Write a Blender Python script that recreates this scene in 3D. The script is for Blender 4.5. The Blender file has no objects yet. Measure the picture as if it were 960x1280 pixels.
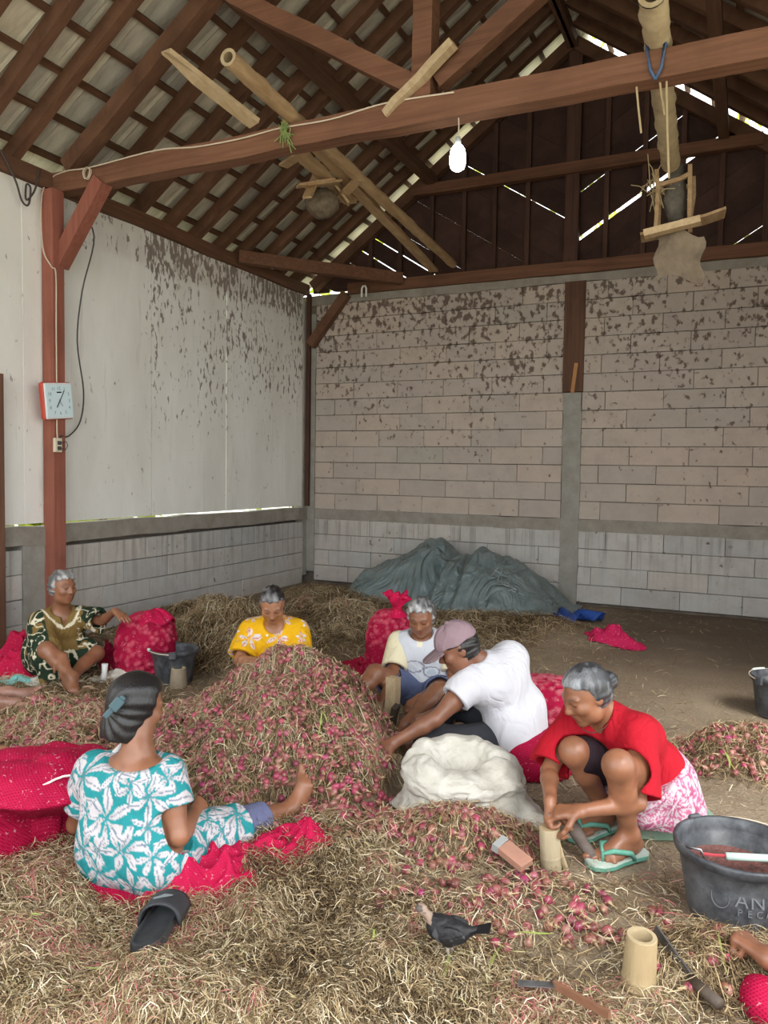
import bpy, bmesh, math, random
import numpy as np
from mathutils import Matrix, Vector
random.seed(7); RNG = np.random.default_rng(11)
SC = bpy.context.scene; COL = SC.collection
# ------------------------------------------------------------------ camera, world, exposure
PITCH, ROLL, YAW, FPX = -0.05356, 0.01528, 0.44085, 966.05
CAM = np.array([0., 0., 1.47])
_fw = np.array([-math.sin(YAW)*math.cos(PITCH), math.cos(YAW)*math.cos(PITCH), math.sin(PITCH)])
_r0 = np.array([math.cos(YAW), math.sin(YAW), 0.]); _u0 = np.cross(_r0, _fw)
_rt = math.cos(ROLL)*_r0 + math.sin(ROLL)*_u0; _up = -math.sin(ROLL)*_r0 + math.cos(ROLL)*_u0
cd = bpy.data.cameras.new('camera'); cam = bpy.data.objects.new('camera', cd); COL.objects.link(cam)
cam.matrix_world = Matrix(((_rt[0], _up[0], -_fw[0], CAM[0]), (_rt[1], _up[1], -_fw[1], CAM[1]), (_rt[2], _up[2], -_fw[2], CAM[2]), (0, 0, 0, 1)))
cd.sensor_fit = 'VERTICAL'; cd.sensor_height = 32.0; cd.lens = FPX/1280*32.0; cd.clip_start = .05; cd.clip_end = 200
SC.camera = cam
w = bpy.data.worlds.new('overcast_sky'); SC.world = w; w.use_nodes = True
nt = w.node_tree; bg = nt.nodes['Background']
tc = nt.nodes.new('ShaderNodeTexCoord'); sx = nt.nodes.new('ShaderNodeSeparateXYZ'); rp = nt.nodes.new('ShaderNodeValToRGB')
nt.links.new(tc.outputs['Generated'], sx.inputs[0]); nt.links.new(sx.outputs['Z'], rp.inputs[0]); nt.links.new(rp.outputs[0], bg.inputs[0])
rp.color_ramp.elements[0].position = 0.0; rp.color_ramp.elements[0].color = (.95, .97, .98, 1)
rp.color_ramp.elements[1].position = 0.7; rp.color_ramp.elements[1].color = (.85, .93, 1.0, 1)
bg.inputs[1].default_value = 3.9
sd = bpy.data.lights.new('sun_through_cloud', 'SUN'); sd.energy = 3.4; sd.angle = math.radians(25); sd.color = (1, .96, .9)
so = bpy.data.objects.new('sun_through_cloud', sd); COL.objects.link(so)
so.rotation_euler = Vector((-.52, .50, -.70)).to_track_quat('-Z', 'Y').to_euler()
def portal(loc, look, sx_, sy_):
    l = bpy.data.lights.new('daylight_portal', 'AREA'); l.shape = 'RECTANGLE'; l.size = sx_; l.size_y = sy_; l.cycles.is_portal = True
    o = bpy.data.objects.new('daylight_portal', l); COL.objects.link(o); o.location = loc
    o.rotation_euler = Vector(look).to_track_quat('-Z', 'Z').to_euler()
portal((-1.9, -1.6, 1.9), (0, 1, 0), 6.8, 3.8)
portal((1.55, 1.7, 1.8), (-1, 0, 0), 6.6, 3.6)
SC.view_settings.view_transform = 'Standard'; SC.view_settings.look = 'None'
SC.view_settings.gamma = 1; SC.view_settings.use_curve_mapping = False
SC.view_settings.exposure = 0.0
SC.cycles.max_bounces = 8; SC.cycles.diffuse_bounces = 5; SC.cycles.caustics_reflective = False; SC.cycles.caustics_refractive = False

# ------------------------------------------------------------------ helpers
def V(*a): return np.array(a, float)
def nrm(v): v = np.asarray(v, float); return v/np.linalg.norm(v)
class MB:
    def __init__(s): s.v = []; s.f = []; s.n = 0
    def add(s, v, f):
        v = np.asarray(v, float).reshape(-1, 3); s.v.append(v); s.f += [tuple(i + s.n for i in q) for q in f]; s.n += len(v); return s
    def box(s, c, size, rot=None, taper=0):
        x, y, z = [a/2 for a in size]
        P = np.array([(i*x, j*y, k*z) for k in (-1, 1) for j in (-1, 1) for i in (-1, 1)], float)
        if rot is not None: P = P @ np.array(rot, float).T
        return s.add(P + np.asarray(c, float), [(0, 2, 3, 1), (4, 5, 7, 6), (0, 1, 5, 4), (2, 6, 7, 3), (0, 4, 6, 2), (1, 3, 7, 5)])
    def beam(s, a, b, w_, h, upv=(0, 0, 1), nseg=1, wob=0):
        a = np.asarray(a, float); b = np.asarray(b, float); d = b - a; L = np.linalg.norm(d); d /= L
        u = np.asarray(upv, float); u = u - d*(u@d)
        if np.linalg.norm(u) < 1e-5: u = np.array([1., 0, 0]) - d*d[0]
        u = nrm(u); sd_ = np.cross(d, u)
        P = []; F = []
        for i in range(nseg + 1):
            c = a + d*L*i/nseg
            if wob: c = c + u*RNG.normal(0, wob) + sd_*RNG.normal(0, wob)
            for q, r in ((-1, -1), (1, -1), (1, 1), (-1, 1)): P.append(c + sd_*q*w_/2 + u*r*h/2)
        for i in range(nseg):
            for j in range(4):
                k = (j + 1) % 4; F.append((i*4 + j, i*4 + k, i*4 + 4 + k, i*4 + 4 + j))
        F.append((3, 2, 1, 0)); F.append(tuple(nseg*4 + j for j in range(4)))
        return s.add(P, F)
    def tube(s, pts, r, n=8, cap=True):
        pts = np.asarray(pts, float); m = len(pts); r = np.broadcast_to(np.asarray(r, float), (m,))
        P = []; F = []; pu = None
        for i in range(m):
            d = nrm(pts[min(i + 1, m - 1)] - pts[max(i - 1, 0)])
            if pu is None: pu = np.array([0, 0, 1.]) if abs(d[2]) < .9 else np.array([1., 0, 0])
            u = nrm(pu - d*(pu@d)); pu = u; q = np.cross(d, u)
            for j in range(n):
                t = 2*math.pi*j/n; P.append(pts[i] + r[i]*(u*math.cos(t) + q*math.sin(t)))
        for i in range(m - 1):
            for j in range(n):
                k = (j + 1) % n; F.append((i*n + j, i*n + k, i*n + n + k, i*n + n + j))
        if cap: F.append(tuple(range(n - 1, -1, -1))); F.append(tuple((m - 1)*n + j for j in range(n)))
        return s.add(P, F)
    def lathe(s, prof, c=(0, 0, 0), n=24, sq=1.0):
        P = []; F = []; m = len(prof)
        for r, z in prof:
            for j in range(n):
                t = 2*math.pi*j/n; P.append((c[0] + r*math.cos(t), c[1] + r*math.sin(t)*sq, c[2] + z))
        for i in range(m - 1):
            for j in range(n):
                k = (j + 1) % n; F.append((i*n + j, i*n + k, i*n + n + k, i*n + n + j))
        return s.add(P, F)
    def grid(s, P, flip=False):
        P = np.asarray(P, float); a, b = P.shape[:2]
        F = [(i*b + j, (i + 1)*b + j, (i + 1)*b + j + 1, i*b + j + 1) for i in range(a - 1) for j in range(b - 1)]
        if flip: F = [q[::-1] for q in F]
        return s.add(P.reshape(-1, 3), F)
    def mesh(s, name): return mesh_np(name, np.concatenate(s.v), s.f)
    def build(s, name, m, parent=None, smooth=False, kind=None):
        return link(name, s.mesh(name), m, parent, smooth, kind)
def mesh_np(name, v, f):
    me = bpy.data.meshes.new(name); v = np.asarray(v, np.float32)
    if isinstance(f, np.ndarray):
        k = f.shape[1]; me.vertices.add(len(v)); me.vertices.foreach_set('co', v.ravel())
        me.loops.add(f.size); me.loops.foreach_set('vertex_index', f.astype(np.int32).ravel())
        me.polygons.add(len(f)); me.polygons.foreach_set('loop_start', np.arange(0, f.size, k, dtype=np.int32))
        me.update(calc_edges=True)
    else: me.from_pydata([tuple(map(float, p)) for p in v], [], f); me.update()
    return me
def link(name, me, m=None, parent=None, smooth=False, kind=None):
    if m is not None and not me.materials: me.materials.append(m)
    if smooth: me.polygons.foreach_set('use_smooth', np.ones(len(me.polygons), bool))
    o = bpy.data.objects.new(name, me); COL.objects.link(o)
    if parent is not None: o.parent = parent
    if kind: o['kind'] = kind
    return o
def tag(o, label, cat, group=None):
    o['label'] = label; o['category'] = cat
    if group: o['group'] = group
    return o
def empty(name, loc=(0, 0, 0), rz=0, kind=None):
    o = bpy.data.objects.new(name, None); COL.objects.link(o); o.location = loc; o.rotation_euler = (0, 0, rz)
    if kind: o['kind'] = kind
    return o
def thing(name, label, cat, group=None, loc=(0, 0, 0), rz=0): return tag(empty(name, loc, rz), label, cat, group)
def bevel(o, wd=.004, seg=1):
    md = o.modifiers.new('bevel', 'BEVEL'); md.width = wd; md.segments = seg; md.limit_method = 'ANGLE'; return o
def setcol(me, c):
    a = me.attributes.new('Col', 'FLOAT_COLOR', 'POINT'); c = np.asarray(c, np.float32)
    a.data.foreach_set('color', np.concatenate([c, np.ones((len(c), 1), np.float32)], 1).ravel())
# value noise
_T = np.random.default_rng(5).random((32, 32, 32)).astype(np.float32)
def vn(p, f=1.0):
    q = np.asarray(p, np.float32)*f; i = np.floor(q).astype(int); t = q - i; t = t*t*(3 - 2*t); i &= 31; j = (i + 1) & 31
    x0, y0, z0, x1, y1, z1 = i[..., 0], i[..., 1], i[..., 2], j[..., 0], j[..., 1], j[..., 2]
    tx, ty, tz = t[..., 0], t[..., 1], t[..., 2]; T = _T
    a = T[x0, y0, z0]*(1 - tx) + T[x1, y0, z0]*tx; b = T[x0, y1, z0]*(1 - tx) + T[x1, y1, z0]*tx
    c = T[x0, y0, z1]*(1 - tx) + T[x1, y0, z1]*tx; d = T[x0, y1, z1]*(1 - tx) + T[x1, y1, z1]*tx
    return (a*(1 - ty) + b*ty)*(1 - tz) + (c*(1 - ty) + d*ty)*tz - .5
def vn2(x, y, f=1.0, o=0.): return vn(np.stack([x, y, np.full_like(x, o)], -1), f)
# ---- materials
class NB:
    def __init__(s, name):
        s.m = bpy.data.materials.new(name); s.m.use_nodes = True; s.t = s.m.node_tree; s.p = s.t.nodes['Principled BSDF']; s._tc = None
    def n(s, typ, **kw):
        x = s.t.nodes.new('ShaderNode' + typ)
        for k, v in kw.items():
            if k.startswith('i_'):
                key = k[2:]; key = int(key) if key.isdigit() else key.replace('_', ' ')
                s.put(x.inputs[key], v)
            else: setattr(x, k, v)
        return x
    def put(s, sock, v):
        if isinstance(v, bpy.types.NodeSocket): s.t.links.new(v, sock)
        elif isinstance(v, tuple) and len(v) == 3 and sock.type == 'RGBA': sock.default_value = (*v, 1)
        else: sock.default_value = v
    def co(s, kind='Object'):
        if kind == 'World': return s.n('NewGeometry').outputs['Position']
        if s._tc is None: s._tc = s.n('TexCoord')
        return s._tc.outputs[kind]
    def scale(s, co, sc): return s.n('VectorMath', operation='MULTIPLY', i_0=co, i_1=sc).outputs[0]
    def noise(s, co, sc, det=4, rough=.55, dist=0): return s.n('TexNoise', i_Vector=co, i_Scale=sc, i_Detail=det, i_Roughness=rough, i_Distortion=dist).outputs[0]
    def mp(s, v, a, b, c=0., d=1., smooth=False):
        return s.n('MapRange', interpolation_type='SMOOTHSTEP' if smooth else 'LINEAR', i_0=v, i_1=a, i_2=b, i_3=c, i_4=d).outputs[0]
    def ma(s, op, a, b=0., c=0.): return s.n('Math', operation=op, i_0=a, i_1=b, i_2=c).outputs[0]
    def mix(s, f, a, b, mode='MIX'):
        x = s.n('Mix', data_type='RGBA', blend_type=mode); s.put(x.inputs[0], f); s.put(x.inputs[6], a); s.put(x.inputs[7], b); return x.outputs[2]
    def ramp(s, f, *st):
        x = s.n('ValToRGB'); s.put(x.inputs[0], f); e = x.color_ramp.elements
        while len(e) < len(st): e.new(.5)
        for q, (p, c) in zip(e, st): q.position = p; q.color = (*c, 1)
        return x.outputs[0]
    def sep(s, co): return s.n('SeparateXYZ', i_0=co).outputs
    def rnd(s): return s.n('ObjectInfo').outputs['Random']
    def attr(s, name='Col'): return s.n('Attribute', attribute_name=name).outputs['Color']
    def bump(s, h, st=.3, d=.01): s.put(s.p.inputs['Normal'], s.n('Bump', i_Strength=st, i_Distance=d, i_Height=h).outputs[0])
    def done(s, col, rough=.7, spec=.3, metal=0.):
        s.put(s.p.inputs['Base Color'], col); s.put(s.p.inputs['Roughness'], rough); s.put(s.p.inputs['Specular IOR Level'], spec); s.p.inputs['Metallic'].default_value = metal
        return s.m
def simple(name, c1, c2=None, sc=8., rough=.7, spec=.3, bump=.0, bsc=60., metal=0., stretch=(1, 1, 1), var=0.):
    b = NB(name); co = b.co('Object')
    if stretch != (1, 1, 1): co = b.scale(co, stretch)
    col = c1
    if c2 is not None: col = b.mix(b.mp(b.noise(co, sc, 5, .6), .3, .7), c1, c2)
    if var: col = b.mix(1., col, b.ramp(b.rnd(), (0, (1 - var,)*3), (1, (1 + var,)*3)), 'MULTIPLY')
    if bump: b.bump(b.noise(co, bsc, 3), bump)
    return b.done(col, rough, spec, metal)
def attrmat(name, rough=.75, spec=.25, bump=0., bsc=80., bd=.003):
    b = NB(name); c = b.attr()
    if bump: b.bump(b.noise(b.co('Object'), bsc, 3), bump, bd)
    return b.done(c, rough, spec)
def wood(name, c1, c2, axis, sc=3., rough=.75, var=.15):
    st = {'x': (.35, 9, 9), 'y': (9, .35, 9), 'z': (9, 9, .35), 'r': (1.2, 5, 1.2)}[axis]
    b = NB(name); co = b.scale(b.co('World'), st); n = b.noise(co, sc, 6, .65, .6)
    col = b.mix(b.mp(n, .35, .68), c1, c2)
    d = b.noise(b.co('World'), 2.2, 4, .6); col = b.mix(b.mp(d, .5, .75, 0, .55), col, tuple(.45*x for x in c1))
    col = b.mix(1., col, b.ramp(b.rnd(), (0, (1 - var,)*3), (1, (1 + var,)*3)), 'MULTIPLY')
    b.bump(n, .25, .004); return b.done(col, rough, .2)
# ------------------------------------------------------------------ setting materials
def block_mat():
    b = NB('aerated_block'); P = b.co('World'); x, y, z = b.sep(P)
    hi = b.mp(z, .80, 1.0); base = b.mix(hi, (.50, .485, .45), (.475, .405, .345))
    r = b.rnd(); base = b.mix(1., base, b.ramp(r, (0, (.90, .90, .92)), (.5, (1, 1, 1)), (.93, (1.06, 1.0, .96)), (1, (.86, .92, .94))), 'MULTIPLY')
    g = b.noise(P, 5, 6, .7); base = b.mix(b.mp(g, .42, .7, 0, .45), base, (.33, .275, .235))
    n1 = b.noise(b.scale(P, (1, 1, .8)), 17., 4, .55, .15); n2 = b.noise(P, 1.3, 3, .5)
    up = b.mp(z, 1.3, 3.5, 0, .165); thr = b.ma('ADD', b.ma('ADD', n1, up), b.ma('MULTIPLY', b.ma('SUBTRACT', n2, .5), .28))
    f = b.ma('MULTIPLY', b.mp(thr, .665, .735, 0, 1), .8); base = b.mix(f, base, (.085, .052, .036))
    dr = b.noise(b.scale(P, (20, 20, .8)), 1., 4, .6); lo = b.ma('MULTIPLY', b.mp(z, .86, .8, 0, 1), b.mp(z, .25, .75, .15, 1))
    base = b.mix(b.ma('MULTIPLY', b.mp(dr, .50, .62, 0, .6), lo), base, (.25, .23, .2))
    b.bump(b.ma('ADD', b.noise(P, 60, 4, .7), b.ma('MULTIPLY', g, 2.)), .25, .006); return b.done(base, .9, .12)
def panel_mat():
    b = NB('fibre_cement_board'); P = b.co('World'); x, y, z = b.sep(P)
    base = b.mix(b.mp(b.noise(b.scale(P, (3, 1, .35)), 2.2, 5, .6), .35, .7), (.84, .825, .775), (.73, .705, .645))
    base = b.mix(b.mp(b.noise(b.scale(P, (6, 6, .6)), 3.5, 4, .6), .6, .75, 0, .25), base, (.36, .33, .28))
    n1 = b.noise(b.scale(P, (24, 24, 10.)), 1., 3, .55, .25); n2 = b.noise(P, 1.6, 3, .5)
    up = b.mp(z, 1.35, 3.0, 0., 1., True); rt = b.mp(y, 5.45, 6.1, 0., 1., True)
    top = b.ma('MULTIPLY', b.mp(z, 3.32, 3.42, 0, 1), b.mp(y, 4.75, 5.0, 0, 1))
    a5 = b.ma('SUBTRACT', 1., b.ma('MINIMUM', b.ma('ABSOLUTE', b.ma('MULTIPLY', b.ma('SUBTRACT', y, 5.83), 7.)), 1.))
    a7 = b.ma('SUBTRACT', 1., b.ma('MINIMUM', b.ma('ABSOLUTE', b.ma('MULTIPLY', b.ma('SUBTRACT', y, 6.97), 9.)), 1.))
    jn = b.ma('MULTIPLY', b.ma('ADD', a5, b.ma('MULTIPLY', a7, .5)), b.mp(z, 1.6, 2.3, 0, 1))
    fld = b.ma('ADD', b.ma('ADD', b.ma('MULTIPLY', b.ma('MULTIPLY', up, rt), .12), b.ma('MULTIPLY', top, .11)), b.ma('MULTIPLY', jn, .12))
    thr = b.ma('ADD', b.ma('ADD', n1, fld), b.ma('MULTIPLY', b.ma('SUBTRACT', n2, .5), .35))
    f = b.ma('MULTIPLY', b.mp(thr, .69, .77, 0, 1), .8); base = b.mix(f, base, (.115, .068, .045))
    f2 = b.ma('MULTIPLY', top, b.mp(b.noise(P, 2.5, 4), .3, .7, .05, .32)); base = b.mix(f2, base, (.36, .26, .2))
    b.bump(b.noise(P, 30, 4, .6), .1, .004); return b.done(base, .8, .2)
def conc_mat(name, c, dark):
    b = NB(name); P = b.co('World'); n = b.noise(P, 6, 6, .68)
    col = b.mix(b.mp(n, .35, .7), c, dark); b.bump(b.noise(P, 28, 5, .7), .5, .012); return b.done(col, .92, .1)
def tile_mat():
    b = NB('concrete_roof_tile'); O = b.co('Object'); n = b.noise(b.scale(O, (6, 1.6, 3)), 3., 6, .65, .5)
    col = b.mix(b.mp(n, .3, .72), (.80, .745, .63), (.56, .515, .43)); col = b.mix(1., col, b.ramp(b.rnd(), (0, (.72, .73, .76)), (1, (1.12, 1.1, 1.05))), 'MULTIPLY')
    b.bump(n, .3, .006); return b.done(col, .9, .12)
M_BLOCK = block_mat(); M_PANEL = panel_mat(); M_TILE = tile_mat()
M_BAND = conc_mat('cement_render', (.33, .30, .255), (.235, .205, .17)); M_MORTAR = conc_mat('mortar', (.20, .165, .135), (.11, .085, .065))
M_COLUMN = conc_mat('grey_render', (.34, .325, .285), (.25, .23, .195))
M_WX = wood('brown_beam_timber', (.205, .098, .056), (.13, .058, .033), 'x'); M_WY = wood('rafter_timber', (.155, .078, .046), (.09, .043, .025), 'y')
M_WR = wood('sloped_timber', (.165, .082, .048), (.09, .043, .025), 'r'); M_WZ = wood('post_timber', (.16, .08, .05), (.09, .045, .028), 'z')
M_RED = wood('red_painted_timber', (.34, .125, .085), (.25, .085, .058), 'z', var=.05)
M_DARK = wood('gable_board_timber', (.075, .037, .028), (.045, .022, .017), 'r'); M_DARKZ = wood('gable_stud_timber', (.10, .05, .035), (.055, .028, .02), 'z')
M_PALE = wood('pale_sawn_timber', (.62, .47, .29), (.48, .34, .19), 'y'); M_PALEX = wood('fresh_split_timber', (.55, .27, .11), (.42, .2, .08), 'z')
def dirt_mat():
    b = NB('earth_floor'); P = b.co('World'); x, y, z = b.sep(P); n = b.noise(P, 1.6, 6, .6); m = b.noise(P, 55, 4, .7); k = b.noise(P, 160, 3, .7)
    col = b.mix(b.mp(n, .35, .68), (.30, .235, .165), (.205, .152, .105)); col = b.mix(b.mp(m, .5, .66, 0, .8), col, (.40, .31, .20)); col = b.mix(b.mp(k, .58, .7, 0, .7), col, (.10, .07, .045))
    far = b.ma('MULTIPLY', b.mp(y, 5., 6.6, 0, 1, True), b.mp(x, -1.7, -.7, 0, 1, True)); col = b.mix(b.ma('MULTIPLY', far, .6), col, (.13, .098, .075))  # shade of the back right floor painted into the earth colour
    lit = b.n('Attribute', attribute_name='litter_shade').outputs['Fac']; col = b.mix(b.ma('MULTIPLY', lit, .8), col, b.mix(b.mp(m, .4, .62), (.055, .036, .02), (.17, .115, .06))); b.bump(b.ma('ADD', m, b.ma('MULTIPLY', n, 2.)), .6, .012); return b.done(col, .95, .08)  # earth darkened under thick straw, painting the shade between stalks
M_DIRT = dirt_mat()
# ------------------------------------------------------------------ ground heights
HX, HY = -1.99, 3.40
MOUNDS = [  # cx, cy, rx, ry, angle, height
    (-3.98, 5.02, .75, .85, .4, .27), (-3.45, 4.98, .62, .7, .2, .25), (-3.25, 6.05, .85, .8, 0, .25), (-4.05, 6.95, .8, .9, 0, .2), (-4.62, 5.7, .6, 1.0, 0, .2),
    (-2.35, 6.6, .85, .7, 0, .14), (-1.85, 7.05, .7, .55, 0, .12), (-1.35, 6.95, .6, .5, 0, .12), (-2.9, 5.4, .7, .5, .3, .12), (-3.3, 7.1, .8, .5, 0, .1),
    (-1.75, 1.30, .75, .42, .5, .09), (-1.15, 1.55, .6, .4, .5, .07), (-2.25, 1.62, .3, .22, .5, .12), (-1.95, 1.55, .32, .2, .4, .07), (-.85, 1.9, .5, .3, .4, .03),
    (-3.55, 3.05, .8, .42, .45, .11), (-3.0, 2.75, .5, .45, .4, .13), (-.98, 2.82, .40, .30, .5, .14), (-.62, 2.5, .5, .3, .5, .035), (.03, 4.28, .42, .34, .1, .19), (-.06, 2.42, .34, .22, .6, .085),
    (-1.45, 2.55, .5, .6, .4, .05)]
def hgt(x, y):
    x = np.asarray(x, float); y = np.asarray(y, float); h = .012*vn2(x, y, 2.3) + .006*vn2(x, y, 9.); fr = 1/(1 + np.exp((y - 2.30 + .62*(x + .9))*7)); h = h + fr*(.06*np.maximum(vn2(x, y, 6.5, 8.) + .12, 0) + .05*np.maximum(vn2(x, y, 14., 5.) + .1, 0))
    for cx, cy, rx, ry, a, z in MOUNDS:
        dx, dy = x - cx, y - cy; c, s_ = math.cos(a), math.sin(a); r = np.sqrt(((dx*c + dy*s_)/rx)**2 + ((-dx*s_ + dy*c)/ry)**2)
        r = r*(1 + .25*vn2(x, y, 3., cx)); h = h + z*(.5 + .5*np.cos(np.pi*np.clip(r, 0, 1)))*(1 + .5*vn2(x, y, 7., cy))
    dx, dy = x - HX, y - HY; u = dx*math.cos(YAW) + dy*math.sin(YAW); v = -dx*math.sin(YAW) + dy*math.cos(YAW)
    r = np.sqrt((u/np.where(u > 0, .50, .98))**2 + (v/np.where(v > 0, .55, .90))**2)*(1 + .22*vn2(x, y, 3.2, 3.)) + .35*np.exp(-((x + 1.66)**2 + (y - 2.68)**2)/.035)
    hp = .60*np.clip(1 - r, 0, 1)**.92*(1 - .12*np.exp(-(r/.15)**2)); h = h + hp*(1 + .25*vn2(x, y, 10., 1.))
    return h
def sgrid(lo, hi, n): return np.linspace(lo, hi, n)
gx_, gy_ = np.meshgrid(sgrid(-5.3, 1.5, 190), sgrid(-1.6, 8.7, 270), indexing='ij')
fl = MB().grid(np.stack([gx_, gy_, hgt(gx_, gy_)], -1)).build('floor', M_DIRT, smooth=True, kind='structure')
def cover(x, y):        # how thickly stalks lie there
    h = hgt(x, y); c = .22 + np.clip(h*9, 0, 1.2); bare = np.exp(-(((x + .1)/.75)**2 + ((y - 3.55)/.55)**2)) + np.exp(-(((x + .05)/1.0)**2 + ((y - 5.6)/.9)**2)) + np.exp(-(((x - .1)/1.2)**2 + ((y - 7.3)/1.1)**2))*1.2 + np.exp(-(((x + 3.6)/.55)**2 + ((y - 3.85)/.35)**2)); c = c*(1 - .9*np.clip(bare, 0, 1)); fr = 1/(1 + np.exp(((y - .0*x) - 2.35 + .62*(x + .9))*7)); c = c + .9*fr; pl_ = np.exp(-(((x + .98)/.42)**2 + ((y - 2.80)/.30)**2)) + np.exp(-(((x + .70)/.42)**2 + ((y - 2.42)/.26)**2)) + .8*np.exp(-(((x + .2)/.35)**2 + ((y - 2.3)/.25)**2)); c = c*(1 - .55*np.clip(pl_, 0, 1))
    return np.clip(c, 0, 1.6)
_la = fl.data.attributes.new('litter_shade', 'FLOAT', 'POINT'); _la.data.foreach_set('value', np.clip(cover(gx_, gy_).ravel()*1.1 - .15, 0, 1).astype(np.float32))  # straw cover as mask for the painted shade under the stalks
# ------------------------------------------------------------------ walls
rng = random.Random(3)
_blk = []
def blockmesh(L, h, t=.10):
    m = MB(); a = .004
    P = []
    for k, s_ in ((0, 0), (1, a)):
        for i, j in ((0, 0), (1, 0), (1, 1), (0, 1)): P.append(((i*L) + (s_ if i == 0 else -s_), -(t if k == 0 else t + a), (j*h) + (s_ if j == 0 else -s_)))
    for i, j in ((0, 0), (1, 0), (1, 1), (0, 1)): P.append((i*L, 0, j*h))
    m.add(P, [(4, 5, 6, 7), (0, 1, 5, 4), (1, 2, 6, 5), (2, 3, 7, 6), (3, 0, 4, 7), (8, 9, 1, 0), (9, 10, 2, 1), (10, 11, 3, 2), (11, 8, 0, 3)])
    me = m.mesh('block'); me.materials.append(M_BLOCK); return me
_bm = {}
def blocks(parent, u0, u1, z0, rows, place, off, h=.2):
    """courses of blocks from u0 to u1; place(u, z) gives location and turn"""
    for r in range(rows):
        u = u0 - (off[r % len(off)]); z = z0 + r*h
        while u < u1 - .02:
            a, b = max(u, u0), min(u + .6, u1)
            if b - a > .05:
                L = round(b - a - .0045, 3); key = (L, h)
                if key not in _bm: _bm[key] = blockmesh(L, h - .0055)
                o = link('block', _bm[key], None, parent); loc, rz = place(a + .0015, z + .002, rng.uniform(-.003, .004)); o.location = loc; o.rotation_euler = (0, rng.uniform(-.004, .004), rz)
            u += .6
BY = 8.66; LX = -5.2
wall_back = MB().box((-1.85, BY + .10, 1.80), (6.9, .06, 3.66)).build('wall_back', M_MORTAR, kind='structure')
pb = lambda u, z, j: ((u, BY + .10 + j, z), 0)
OFF = [(.14, .44), (.30, .02), (.44, .2), (.1, .37)]
offs = [.30, .0, .33, .04, .29, .01, .32, .05, .27, .02, .34, .03, .31]
blocks(wall_back, -5.08, -1.90, .965, 13, pb, offs); blocks(wall_back, -1.70, 1.45, .965, 13, pb, [.37, .1, .4, .08, .36, .12, .35, .06, .4, .1, .38, .09, .35])
blocks(wall_back, -5.08, -1.89, .04, 4, pb, [.1, .38, .06, .4]); blocks(wall_back, -1.70, 1.45, .04, 4, pb, [.12, .45, .02, .3])
def strip(name, c, s_, m, parent, seg=30, axis=0, wob=.006):
    a = np.array(c, float); b = a.copy(); a[axis] -= s_[axis]/2; b[axis] += s_[axis]/2
    wd = s_[1] if axis == 0 else s_[0]
    q = MB()
    if axis == 2: q.beam(a, b, s_[0], s_[1], upv=(0, 1, 0), nseg=seg, wob=wob)
    else: q.beam(a, b, wd, s_[2], nseg=seg, wob=wob)
    return q.build(name, m, parent)
strip('ring_beam', (-1.85, BY + .05, .90), (6.9, .12, .135), M_BAND, wall_back); strip('coping', (-1.85, BY + .05, 3.62), (6.9, .13, .12), M_BAND, wall_back)
strip('column', (-1.795, BY + .05, 1.18), (.2, .14, 2.36), M_COLUMN, wall_back, 16, 2, .005); strip('corner_column', (-5.14, BY + .05, 1.8), (.13, .14, 3.3), M_COLUMN, wall_back, 16, 2, .004)
wp = MB().box((-1.80, BY + .0, 2.97), (.225, .06, 1.2)).build('column_board', M_WZ, wall_back); wp['label'] = 'brown timber board over the top of the column'
MB().beam((-1.80, BY - .036, 2.36), (-1.765, BY - .036, 2.68), .04, .01, upv=(0, 1, 0)).build('split_strip', M_PALEX, wall_back)
# gable of diagonal boards with studs
def zroof(x): return 3.80 + .727*(min(x, -3.8 - x) + 5.2)      # under side of the rafters
RX = -1.9
def gboards():
    import itertools
    for sgn in (-1, 1):
        sl = .62*sgn if sgn > 0 else -.62
        k = 0
        for c in np.arange(-3.2, 5.2, .245):
            # board axis: z = 3.80 + c + sl*(x-RX)*..., one side of the ridge
            gap = .045 if (sgn > 0 and abs(c - .0) < .13) else (.0015 + .009*(rng.random() < .22)*(c < .9))
            x0, x1 = (RX, 1.45) if sgn > 0 else (-5.2, RX)
            pts = []
            n = 56
            for i in range(n + 1):
                x = x0 + (x1 - x0)*i/n
                zc = 3.80 + c + (sl if sgn > 0 else -.64)*(x - RX)
                lo = max(zc, 3.74); hi = min(zc + .245 - gap, zroof(x) + .085)
                pts.append((x, lo, hi))
            seg = [p for p in pts if p[2] - p[1] > .012]
            if len(seg) < 2: continue
            m = MB(); P = []
            yy = BY + .115 + .006*(k % 2)
            for x, lo, hi in seg: P += [(x, yy, lo), (x, yy, hi), (x, yy + .02, lo), (x, yy + .02, hi)]
            F = []
            for i in range(len(seg) - 1):
                a = 4*i; b = a + 4; F += [(a, b, b + 1, a + 1), (a + 2, a + 3, b + 3, b + 2), (a + 1, b + 1, b + 3, a + 3), (a, a + 2, b + 2, b)]
            e = 4*(len(seg) - 1); F += [(0, 1, 3, 2), (e, e + 2, e + 3, e + 1)]
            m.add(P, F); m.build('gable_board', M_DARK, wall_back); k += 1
gboards()
for x in (-4.35, -3.95, -3.54, -3.135, -2.765, -2.377, -1.511, -1.121, -.74, -.363, .05, .45, .85):
    t = zroof(x) - .06
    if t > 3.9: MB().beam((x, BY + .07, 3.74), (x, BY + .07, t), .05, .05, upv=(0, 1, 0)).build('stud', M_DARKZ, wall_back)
MB().beam((-1.87, BY + .05, 3.74), (-1.87, BY + .05, 6.05), .15, .10, upv=(0, 1, 0)).build('gable_post', M_DARKZ, wall_back)
MB().beam((-3.78, BY - .0, 4.80), (.0, BY - .0, 4.80), .09, .12, nseg=6, wob=.003).build('collar_beam', M_WX, wall_back)
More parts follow.
